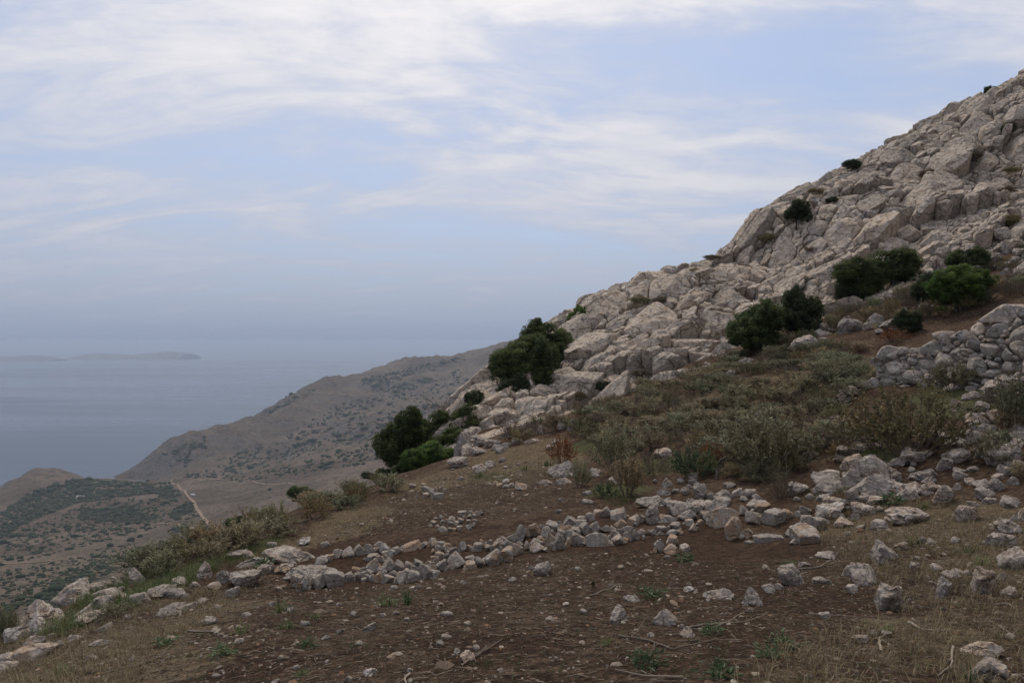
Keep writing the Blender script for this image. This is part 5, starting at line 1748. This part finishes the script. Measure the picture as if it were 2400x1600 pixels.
TUFT = [tuft_mesh(900 + k, M_GRASS) for k in range(3)]
BROAD = [tuft_mesh(910, M_WEED, 16, 0.30, 0.020, 0.03, 0.6)]
WEED = [weed_mesh(920 + k) for k in range(3)]
for px, py, w, lib, nm, lab in [
    (955,1415,60,BROAD,'grass_tuft','broad-bladed bright green tuft in front of the west stone ring'),(905,1420,66,TUFT,'grass_tuft','dark green tuft just left of the broad-bladed one'),(665,1432,70,TUFT,'grass_tuft','flat green tuft beside a stone on the left of the foreground'),
    (565,1485,50,TUFT,'grass_tuft','thin green tuft with spreading blades left of the foreground'),(670,1475,50,TUFT,'grass_tuft','green tuft below the flat green one'),(740,1450,36,TUFT,'grass_tuft','small green patch uphill of the orange-brown stone'),
    (1520,1560,76,WEED,'weed','large silvery-green rosette at the bottom centre right'),(1670,1490,54,WEED,'weed','bright green sprig right of the rough crusted rocks'),(1525,1402,56,WEED,'weed','low green sprig above the right crusted rock'),(1835,1520,70,WEED,'weed','leafy green plant in the right foreground litter'),
    (1805,1545,56,WEED,'weed','green plant just below the leafy one in the right foreground'),(1690,1590,70,WEED,'weed','bright green plant cut by the bottom edge'),(1685,1560,36,WEED,'weed','thin green shoot above the plant cut by the bottom edge'),(2270,1295,50,TUFT,'grass_tuft','green tuft right of the split rock'),
    (2140,1275,50,TUFT,'grass_tuft','green tuft behind the pale split rock'),(1600,1315,44,WEED,'weed','blue-green sprig on the red soil below the east ring'),(2090,1180,56,WEED,'weed','green plant in the rubble below the largest rough outcrop'),(1965,1155,44,TUFT,'grass_tuft','green tuft beside the upright rough rock'),
    (2300,1325,54,TUFT,'grass_tuft','green patch above the tall grooved rock'),(2280,1600,60,BROAD,'grass_tuft','broad blades at the foot of the lower corner rocks'),(2080,1485,50,TUFT,'grass_tuft','green tuft beside the pale curved stick'),(2170,1190,40,TUFT,'grass_tuft','green tuft right of the dark-spotted rock'),
    (620,1330,50,WEED,'weed','green sprig on the pale rock left of the west ring'),(1280,1090,44,TUFT,'grass_tuft','green tuft at the left of the long pitted rock'),(1230,1102,36,TUFT,'grass_tuft','small green tuft on the open slope left of the pitted rock'),(1125,1120,40,TUFT,'grass_tuft','yellowish green tuft on the open slope near the white rock'),
    (150,1585,70,TUFT,'grass_tuft','yellow-green tuft at the bottom left'),(380,1515,46,WEED,'weed','low grey-green leaves in the foreground, far left'),(720,1520,44,WEED,'weed','small leafy weed in the left foreground'),(515,1540,56,WEED,'weed','grey-green leaf rosette at the lower left'),
    (1420,1510,40,TUFT,'grass_tuft','short green tuft below the left crusted rock'),(1850,1325,40,TUFT,'grass_tuft','short green tuft on the soil right of the east ring'),(700,1585,40,TUFT,'grass_tuft','short green tuft at the bottom left of centre'),
]:
    c = cast([px], [py])[0]
    s = w * c[1] / F / (0.26 if lib is not BROAD else 0.36)
    e = link(nm, None); e.location = c
    tag(e, lab, 'plant', 'small green plants on the soil')
    o = link('leaves' if lib is WEED else 'blades', lib[int(g.integers(len(lib)))], e)
    o.scale = (s, s, s * (0.7 if lib is WEED else 0.8)); o.rotation_euler = (0, 0, g.uniform(0, 6.28))


def stick(name, pts_px, r0, label, cat, group, lift=0.01, tint=0.7, twigs=0):
    """a fallen branch that follows the ground under its photo outline"""
    a = np.array(pts_px, float)
    t_ = np.linspace(0, len(a) - 1, 4 * len(a))
    px = np.interp(t_, np.arange(len(a)), a[:, 0]); py = np.interp(t_, np.arange(len(a)), a[:, 1])
    c = cast(px, py)
    c[:, 2] += lift + 0.012 * np.abs(gnoise(c[:, :2] * 9, 3))
    c[:, :2] += 0.006 * np.column_stack([gnoise(c[:, :2] * 14, 4), gnoise(c[:, :2] * 14, 6)])
    paths, rads = [c], [np.linspace(r0, r0 * 0.35, len(c))]
    for k in range(twigs):
        j = int(g.integers(2, len(c) - 2))
        dv = unit((c[j + 1] - c[j])[None])[0] + g.normal(0, 0.6, 3) * [1, 1, 0.3]
        L_ = g.uniform(0.06, 0.22)
        q = c[j] + np.outer(np.linspace(0, 1, 4), dv * L_) + g.normal(0, 0.004, (4, 3))
        q[:, 2] = np.maximum(q[:, 2], H(q[:, 0], q[:, 1]) + 0.004)
        paths.append(q); rads.append(np.linspace(r0 * 0.5, r0 * 0.15, 4))
    b = c[0].copy()
    V, Q = tubes(paths, rads, 5)
    o = link(name, mesh(name, V - b, Q, M_TWIG, True, {'tint': np.full(len(V), tint)}))
    o.location = b
    return tag(o, label, cat, group)


FB = 'fallen branches on the soil'
for pts_, r0, lab, ti, tw in [
    ([(2130,1462),(2160,1478),(2215,1482)],0.011,'pale stick lying in the right foreground',0.95,1),([(2065,1530),(2060,1500),(2075,1490)],0.010,'short curved pale stick in the right foreground',0.9,1),
    ([(2235,1520),(2230,1560),(2200,1590)],0.008,'forked pale twig near the lower right rocks',0.85,3),([(1600,1480),(1660,1468),(1740,1464),(1800,1445)],0.008,'long thin branch curving over the soil of the right foreground',0.5,4),
    ([(1450,1495),(1520,1505),(1580,1525),(1700,1500)],0.008,'long dark branch below the right crusted rock',0.35,4),([(1380,1400),(1430,1385),(1450,1372),(1455,1390)],0.007,'bent grey twig left of the small white-and-brown stone',0.6,3),
    ([(440,1482),(500,1482),(548,1500)],0.009,'pale stick lying on the dry soil of the left foreground',0.75,2),([(1600,1590),(1500,1585),(1440,1570)],0.007,'thin branch along the bottom edge below the rosette',0.5,3),
    ([(1670,1480),(1720,1455),(1760,1430)],0.007,'thin grey branch in front of the shattered rock',0.5,3),([(1870,1335),(1920,1330),(1950,1310)],0.008,'branch end behind the striped rock',0.7,2),
    ([(2330,1420),(2360,1415),(2380,1430)],0.008,'grey stick by the tall grooved rock',0.7,2),([(2340,1470),(2370,1490),(2385,1480)],0.006,'thin grey stick near the right edge',0.6,2),
    ([(1080,1560),(1130,1530),(1180,1500)],0.006,'thin branches beside the grey leaf-shaped stone',0.5,4),([(960,1580),(950,1590),(955,1610)],0.008,'pale root end at the bottom edge, left of centre',0.95,1),
    ([(250,1580),(330,1560),(390,1540)],0.006,'thin grey branch at the bottom left',0.6,3),([(2100,1300),(2160,1310),(2230,1325)],0.006,'dry stem lying between the right-hand rocks',0.5,3),
    ([(1900,1440),(1960,1445),(2010,1450)],0.006,'dry stem below the big angular rock',0.6,2),([(1555,1385),(1600,1382),(1670,1372)],0.005,'straight straw-coloured stem on the red soil',0.8,0),
]:
    stick('fallen_branch', pts_, r0, lab, 'branch', FB, 0.008, ti, tw)


def stalk(px, pyb, h, label, group, tint, r0=0.004, top=0.0, lean=0.06, branch=0):
    c = cast([px], [pyb])[0]
    L_ = h * c[1] / F
    u = np.linspace(0, 1, 7)[:, None]
    d_ = np.array([g.normal(0, lean), g.normal(0, lean), 1.0])
    p = u * d_ * L_ + np.column_stack([0.03 * L_ * np.sin(3 * u[:, 0] + 1), np.zeros(7), np.zeros(7)]) - [0, 0, 0.02]
    e = link('dry_stalk', None); e.location = c
    tag(e, label, 'stalk', group)
    paths, rads = [p], [np.linspace(r0, r0 * 0.6, 7)]
    for k in range(branch):
        j = int(g.integers(2, 6)); dv = np.array([g.normal(0, 0.6), g.normal(0, 0.6), 0.7]) * L_ * g.uniform(0.15, 0.4)
        q = p[j] + np.outer(np.linspace(0, 1, 4), dv) + g.normal(0, 0.01, (4, 3)); paths.append(q); rads.append(np.linspace(r0 * 0.6, r0 * 0.2, 4))
    V, Q = tubes(paths, rads, 4)
    link('stem', mesh('stem', V, Q, M_TWIG, True, {'tint': np.full(len(V), tint)}), e)
    if top:
        n = 60
        z = g.uniform(0.45, 1, n)
        c_ = p[0] + z[:, None] * (p[-1] - p[0])
        ax = g.normal(size=(n, 3)) + [0, 0, 0.8]
        V, Q = leaf_arrays(c_, ax, g.normal(size=(n, 3)), top, top * 0.6, g)
        link('seed_head', mesh('seed_head', V, Q, M_STRAW, False, {'tint': np.repeat(g.uniform(0, 1, n), 4)}), e)


ST = 'dry stalks standing on the slope'
for px, py, h, lab, ti, r0, top, br in [
    (578,1290,56,'thick woolly stalk standing in the sage row',0.9,0.012,0.035,0),(425,1362,46,'stalk in front of the left end of the sage row',0.8,0.008,0.02,0),(412,1350,36,'shorter dry stalk left of its twin at the sage row',0.7,0.007,0.02,0),
    (176,1378,26,'single stalk on top of the long pale leaning rock',0.6,0.006,0.02,0),(1046,1255,110,'tall thin dead stem rising behind the west ring',0.8,0.004,0.02,0),(1645,1110,62,'brown stalk in front of the fresh green bush',0.6,0.008,0.02,0),
    (1815,900,55,'thin pale stem standing in the thicket below the twin bushes',0.8,0.005,0.0,0),(1480,1010,66,'brown stalk rising from the thicket left of centre',0.7,0.006,0.015,0),(2112,690,24,'pale stem in front of the long dark thicket',0.9,0.006,0.0,0),
    (2385,1080,110,'tall straw-coloured stem at the right edge',0.85,0.005,0.01,1),(2255,1180,70,'leaning straw stem in front of the dark-spotted rock',0.8,0.004,0,1),(1840,1130,66,'bare grey twigs at the foot of the large sage bush',0.8,0.006,0,4),
    (195,1580,66,'thin straw stem in the lower left grass',0.7,0.003,0.01,0),(1390,1390,30,'yellow dry flower head on a thin stem in the soil',0.75,0.003,0.03,0),(2145,1450,60,'thin dry stem beside the big angular rock',0.6,0.003,0,1),
    (2160,1070,50,'dark bare stem under the spiny bush',0.2,0.006,0,1),(2010,1078,36,'dark upright stick before the smooth rocks',0.15,0.006,0,0),
]:
    stalk(px, py, h, lab, ST, ti, r0, top, 0.07, br)

# dead tree and the bent branch at the thicket's edge
c = cast([1050], [975])[0]
Yd = 34.0
e = link('dead_tree', None); e.location = ((1050 - 1200) / F * Yd, Yd, CZ + (800 - 985) / F * Yd)
tag(e, 'leafless grey tree standing behind the green clump at the cliff toe', 'tree')
paths, rads = [], []
gd = np.random.default_rng(4)


def grow(p, d_, L_, r_, lev):
    n = 5
    q = [p]
    for k in range(n):
        d_ = d_ + gd.normal(0, 0.14, 3); d_ = d_ / np.linalg.norm(d_)
        q.append(q[-1] + d_ * L_ / n)
    paths.append(np.array(q)); rads.append(np.linspace(r_, r_ * 0.5, n + 1))
    if lev:
        for k in range(4):
            grow(q[int(gd.integers(2, n + 1))], d_ + gd.normal(0, 0.65, 3) + [0, 0, 0.2], L_ * gd.uniform(0.5, 0.75), r_ * 0.5, lev - 1)


grow(np.array([0, 0, -0.9]), np.array([0.1, 0, 1.0]), 1.3, 0.05, 3)
V, Q = tubes(paths[:1], rads[:1], 5); link('trunk', mesh('trunk', V, Q, M_BARK), e)
V, Q = tubes(paths[1:], rads[1:], 4); link('twigs', mesh('twigs', V, Q, M_BARK), e)
c = cast([1680, 1850], [1122, 1085])
q = np.array([c[0] + [0, 0, -0.05], c[0] + [0.02, 0.02, 0.22], c[0] + [0.12, 0.15, 0.36], c[0] + [0.45, 0.35, 0.47], c[0] + [0.8, 0.5, 0.44]])
V, Q = tubes([q, np.array([q[2], q[2] + [0.3, 0.1, 0.0], q[2] + [0.5, 0.2, -0.08]])], [[0.035, 0.032, 0.028, 0.022, 0.012], [0.02, 0.014, 0.007]], 6)
o = link('bent_branch', mesh('bent_branch', V - c[0], Q, M_BARK)); o.location = c[0]
tag(o, 'thick bent bare branch arching over the stones at the edge of the sage', 'branch')

# ------------------------------------------------------------------ far land: scrub, tracks, buildings, a boat
M_FAR, t = newmat('far_scrub')
finish(t, t.mix(t.n('ShaderNodeObjectInfo').outputs['Random'], (0.022, 0.032, 0.018), (0.040, 0.050, 0.026)), 1.0)
gf = np.random.default_rng(8)


def far_points(polys, n, dens=None):
    P_ = []
    for p in polys:
        pa = np.array(p, float)
        P_.append((pa, abs(0.5 * np.sum(pa[:, 0] * np.roll(pa[:, 1], 1) - pa[:, 1] * np.roll(pa[:, 0], 1)))))
    tot = sum(a for _, a in P_)
    out = []
    for pa, ar in P_:
        m = int(n * ar / tot * 3) + 8
        px = gf.uniform(pa[:, 0].min(), pa[:, 0].max(), m); py = gf.uniform(pa[:, 1].min(), pa[:, 1].max(), m)
        k = in_poly(px, py, pa)
        out.append(np.column_stack([px[k], py[k]])[:int(n * ar / tot) + 3])
    return np.vstack(out)


def castf_many(q):
    out = np.zeros((len(q), 3))
    R1 = np.geomspace(300, 5200, 260)
    a, b = (q[:, 0] - 1200) / F, (800 - q[:, 1]) / F
    X = a[:, None] * R1
    Z = HF(X.ravel(), np.broadcast_to(R1, X.shape).ravel(), False).reshape(X.shape)
    hit = Z > CZ + b[:, None] * R1
    j = np.where(hit.any(1), hit.argmax(1), -1)
    ok = j > 0
    yy = R1[np.maximum(j, 1)]
    for _ in range(3):
        err = HF(a * yy, yy) - (CZ + b * yy)
        yy = np.clip(yy - err / np.maximum(0.2, 0.2 - b), 300, 5300)
    out = np.column_stack([a * yy, yy, HF(a * yy, yy)])
    return out[ok & (out[:, 2] > SEA + 2)]


DENSE = [[(0,1205),(60,1160),(130,1132),(190,1122),(280,1128),(400,1136),(405,1158),(330,1160),(250,1172),(180,1180),(90,1215),(0,1262)], [(190,1196),(290,1188),(372,1213),(330,1226),(240,1222),(180,1214)],
         [(395,1205),(435,1178),(455,1180),(452,1200),(410,1220)], [(60,1420),(150,1345),(230,1310),(330,1282),(420,1262),(500,1236),(525,1248),(420,1285),(300,1325),(200,1375),(100,1440)], [(370,1160),(425,1150),(425,1165),(375,1172)],
         [(400,1245),(440,1225),(440,1240),(420,1252)], [(80,1440),(150,1400),(170,1420),(120,1460),(60,1480)], [(845,890),(960,862),(1090,835),(1090,845),(960,880),(900,905),(850,905)], [(900,905),(1000,885),(1020,893),(960,915)],
         [(600,965),(700,922),(740,905),(740,914),(690,940),(620,975)], [(380,1062),(480,1022),(480,1036),(420,1060)]]
SPARSE = [[(0,1260),(200,1180),(400,1165),(470,1210),(400,1230),(0,1330)], [(0,1340),(150,1315),(330,1262),(200,1350),(60,1430),(0,1440)], [(420,1120),(620,1060),(760,960),(1100,860),(1100,950),(860,1090),(560,1130)], [(540,1070),(620,1040),(600,1080),(540,1100)]]
q = np.vstack([far_points(DENSE, 5200), far_points(SPARSE, 2600)])
_h = bpy.data.objects['hills'].data
_co = np.empty(len(_h.vertices) * 3, np.float32); _h.vertices.foreach_get('co', _co); _co = _co.reshape(-1, 3)
_px, _py = proj(np.column_stack([_co[:, 0], np.maximum(_co[:, 1], 1), _co[:, 2]]))
_s = np.zeros(len(_co))
for p in DENSE: _s[in_poly(_px, _py, p)] = 1.0
_h.attributes.new('scrub', 'FLOAT', 'POINT').data.foreach_set('value', _s.astype(np.float32))
pf = castf_many(q)
d1, f1 = ico(1)
n = len(pf)
s = np.exp(gf.normal(0.55, 0.4, n)) * np.clip(pf[:, 1] / 1100, 0.55, 1.9) * 0.92
jit = 1 + 0.28 * gf.normal(0, 0.8, (n, len(d1), 1))
V = d1[None] * jit * (s[:, None, None] * np.column_stack([gf.uniform(0.9, 1.7, n), gf.uniform(0.9, 1.4, n), gf.uniform(0.6, 1.0, n)])[:, None, :])
V = V + (pf + np.column_stack([np.zeros((n, 2)), s * 0.35]))[:, None, :]
tag(link('distant_scrub', mesh('distant_scrub', V.reshape(-1, 3), (f1[None] + (np.arange(n) * len(d1))[:, None, None]).reshape(-1, 3), M_FAR, True)),
    'dark scrub covering the lower hills by the sea', kind='stuff')
FARB = []
for k in range(3):
    dd_, ff_ = ico(2)
    FARB.append(mesh('crown', dd_ * (1 + 0.3 * fbm(dd_ * 2.2 + k * 5, 2, seed=3))[:, None], ff_, M_FAR))
single = [(233,1255,6),(242,1241,12),(307,1263,16),(258,1277,15),(98,1284,10),(167,1284,11),(195,1238,9),(345,1228,12),(325,1225,10),(280,1232,9),(155,1232,12),(160,1238,12),(125,1240,9),(240,1265,9),(328,1256,12),(300,1225,13),(270,1222,10),
          (415,1217,8),(184,1176,10),(207,1162,12),(632,1147,8),(560,1060,10),(540,1094,10),(400,1075,5),(440,1110,6),(452,1110,7),(30,1254,14),(25,1310,14),(75,1250,16),(8,1270,16),(12,1370,10),(130,1380,28),(95,1398,24),(50,1405,16),(36,1420,18),
          (70,1385,14),(20,1425,14),(745,990,6),(680,1032,10),(674,1054,8),(712,1058,8),(735,1060,6),(770,1035,5),(780,1050,5)]
for px, py, w in single:
    r = castf_many(np.array([[px, py + w * 0.3]], float))
    if not len(r): continue
    r = r[0]
    e = link('distant_bush', FARB[int(gf.integers(3))])
    s = w * r[1] / F / 2
    e.location = r + [0, 0, s * 0.45]
    e.scale = (s * 1.1, s, s * 0.8)
    e.rotation_euler = (0, 0, gf.uniform(0, 6.28))
    lab = 'lone dark bush ' + ('on the valley slope under the left rim' if py > 1330 else 'between the two thin tracks of the valley' if py > 1215 and px < 350 else 'on the slope near the dirt road' if py > 1140 else 'in the gully of the headland')
    tag(e, lab, 'bush', lab)

M_TRACK, t = newmat('dirt_track')
finish(t, t.mix(t.ramp(t.noise(geo_pos(t), 0.15, 4, 0.6), (0.3, 0.7)), (0.17, 0.12, 0.083), (0.25, 0.185, 0.135)), 1.0)


def track(pts_, w, label):
    a = np.array(pts_, float)
    c = castf_many(a)
    t_ = np.linspace(0, len(c) - 1, 14 * len(c))
    u = np.arange(len(c))
    xy = np.column_stack([np.interp(t_, u, c[:, 0]), np.interp(t_, u, c[:, 1])])
    for _ in range(12):
        xy[1:-1] = (xy[:-2] + 2 * xy[1:-1] + xy[2:]) / 4
    tg = unit(np.gradient(xy, axis=0)); nn = np.column_stack([-tg[:, 1], tg[:, 0]])
    rows = []
    for o_ in (-1, -0.5, 0, 0.5, 1):
        p = xy + nn * o_ * w / 2 * (1 + 0.25 * gnoise(xy / 20, 5))[:, None]
        rows.append(np.column_stack([p, HF(p[:, 0], p[:, 1]) + 0.9]))
    V = np.stack(rows, 1).reshape(-1, 3)
    i = (np.arange(len(xy) - 1)[:, None] * 5 + np.arange(4)).ravel()
    tag(link('dirt_road', mesh('dirt_road', V, np.column_stack([i, i + 5, i + 6, i + 1]), M_TRACK)), label, kind='structure')


track([(530,1123),(470,1126),(420,1128),(398,1131),(408,1139),(430,1153),(450,1175),(468,1203),(485,1227),(500,1243)], 4.2, 'pale dirt road bending down the valley floor')
track([(-20,1291),(60,1273),(150,1256),(250,1241),(320,1231),(380,1227),(415,1231),(455,1243)], 3.2, 'thin straight track across the valley slope')
track([(-20,1326),(80,1319),(150,1313),(192,1308)], 3.0, 'lower thin track across the valley slope')
track([(545,1123),(600,1131),(690,1137)], 3.0, 'faint path across the dry hill')
track([(-10,1212),(20,1213),(32,1220),(22,1227),(-5,1231)], 3.0, 'loop of path at the left edge of the valley')

M_PLASTER, t = newmat('white_plaster')
finish(t, (0.72, 0.70, 0.67), 0.9)
M_RTILE, t = newmat('roof_tile')
finish(t, (0.40, 0.33, 0.28), 0.9)
M_DARKW, t = newmat('dark_opening')
finish(t, (0.03, 0.03, 0.035), 0.6)


def hut(px, py, L_, D_, h_, rot, label, ruined=False):
    c = castf_many(np.array([[px, py]], float))[0]
    e = link('white_hut', None); e.location = c; e.rotation_euler = (0, 0, rot)
    tag(e, label, 'building', 'white buildings in the valley')
    V = [(sx * L_ / 2, sy * D_ / 2, z) for z in (-2, h_) for sy in (-1, 1) for sx in (-1, 1)]
    link('wall', mesh('wall', V, [(0, 1, 5, 4), (2, 6, 7, 3), (0, 4, 6, 2), (1, 3, 7, 5), (0, 2, 3, 1), (4, 5, 7, 6)], M_PLASTER, False), e)
    if not ruined:
        o_ = 0.3
        R_v = [(sx * (L_ / 2 + o_), sy * (D_ / 2 + o_), h_ + 0.02) for sy in (-1, 1) for sx in (-1, 1)] + [(-L_ / 2 - o_, 0, h_ + D_ * 0.22), (L_ / 2 + o_, 0, h_ + D_ * 0.22)]
        link('roof', poly_mesh('roof', np.array(R_v), np.array([(0, 4, 2), (1, 3, 5)]), np.array([(0, 1, 5, 4), (2, 4, 5, 3), (0, 2, 3, 1)]), M_PLASTER), e)
    for x0, nm, w_, z0, z1 in ((-L_ * 0.2, 'door', 1.0, 0.0, 2.0), (L_ * 0.22, 'window', 0.9, 1.0, 1.9)):
        V = [(x0 + sx * w_ / 2, -D_ / 2 - 0.06 + 0.04 * k, z) for k in (0, 1) for z in (z0, z1) for sx in (-1, 1)]
        link(nm, mesh(nm, V, [(0, 1, 3, 2), (4, 6, 7, 5), (0, 4, 5, 1), (2, 3, 7, 6), (0, 2, 6, 4), (1, 5, 7, 3)], M_DARKW, False), e)


hut(452, 1161.5, 6.2, 4.0, 2.4, 0.1, 'small white hut standing alone right of the dirt road')
hut(184, 1166, 7.0, 4.5, 2.6, 0.3, 'left one of the white buildings in the scrub', False)
hut(198, 1164, 5.5, 4.0, 3.0, -0.2, 'white building just right of its neighbour in the scrub', False)
hut(240, 1151, 5.5, 3.5, 2.2, 0.1, 'white building highest among the dark scrub', False)

Yb = (CZ - SEA) / ((915 - 800) / F)
b = link('motor_boat', None); b.location = ((657 - 1200) / F * Yb, Yb, SEA); b.rotation_euler = (0, 0, 0.2)
tag(b, 'tiny motor boat on the sea off the headland', 'boat')
sec = []
for x_, w_, k_ in ((-7, 2.0, -0.4), (-3, 2.3, -0.6), (2, 2.1, -0.6), (5, 1.2, -0.4), (7.5, 0.08, 0.6)):
    sec += [(x_, -w_, 1.2 + max(0, x_) * 0.09), (x_, -w_ * 0.75, 0.1), (x_, 0, k_), (x_, w_ * 0.75, 0.1), (x_, w_, 1.2 + max(0, x_) * 0.09)]
Q = [(i * 5 + j, i * 5 + j + 1, i * 5 + j + 6, i * 5 + j + 5) for i in range(4) for j in range(4)] + [(i * 5 + 4, i * 5, i * 5 + 5, i * 5 + 9) for i in range(4)]
link('hull', mesh('hull', sec, Q, M_PLASTER, False), b)
V = [(x_, y_, z) for z, k_ in ((1.2, 1.0), (2.9, 0.75)) for y_ in (-1.3 * k_, 1.3 * k_) for x_ in (-3.2, 1.6 * k_)]
link('cabin', mesh('cabin', V, [(0, 1, 5, 4), (2, 6, 7, 3), (0, 4, 6, 2), (1, 3, 7, 5), (4, 5, 7, 6)], M_PLASTER, False), b)
_dg = sum(len(m_.polygons) for m_ in bpy.data.meshes)
print('done', _dg)
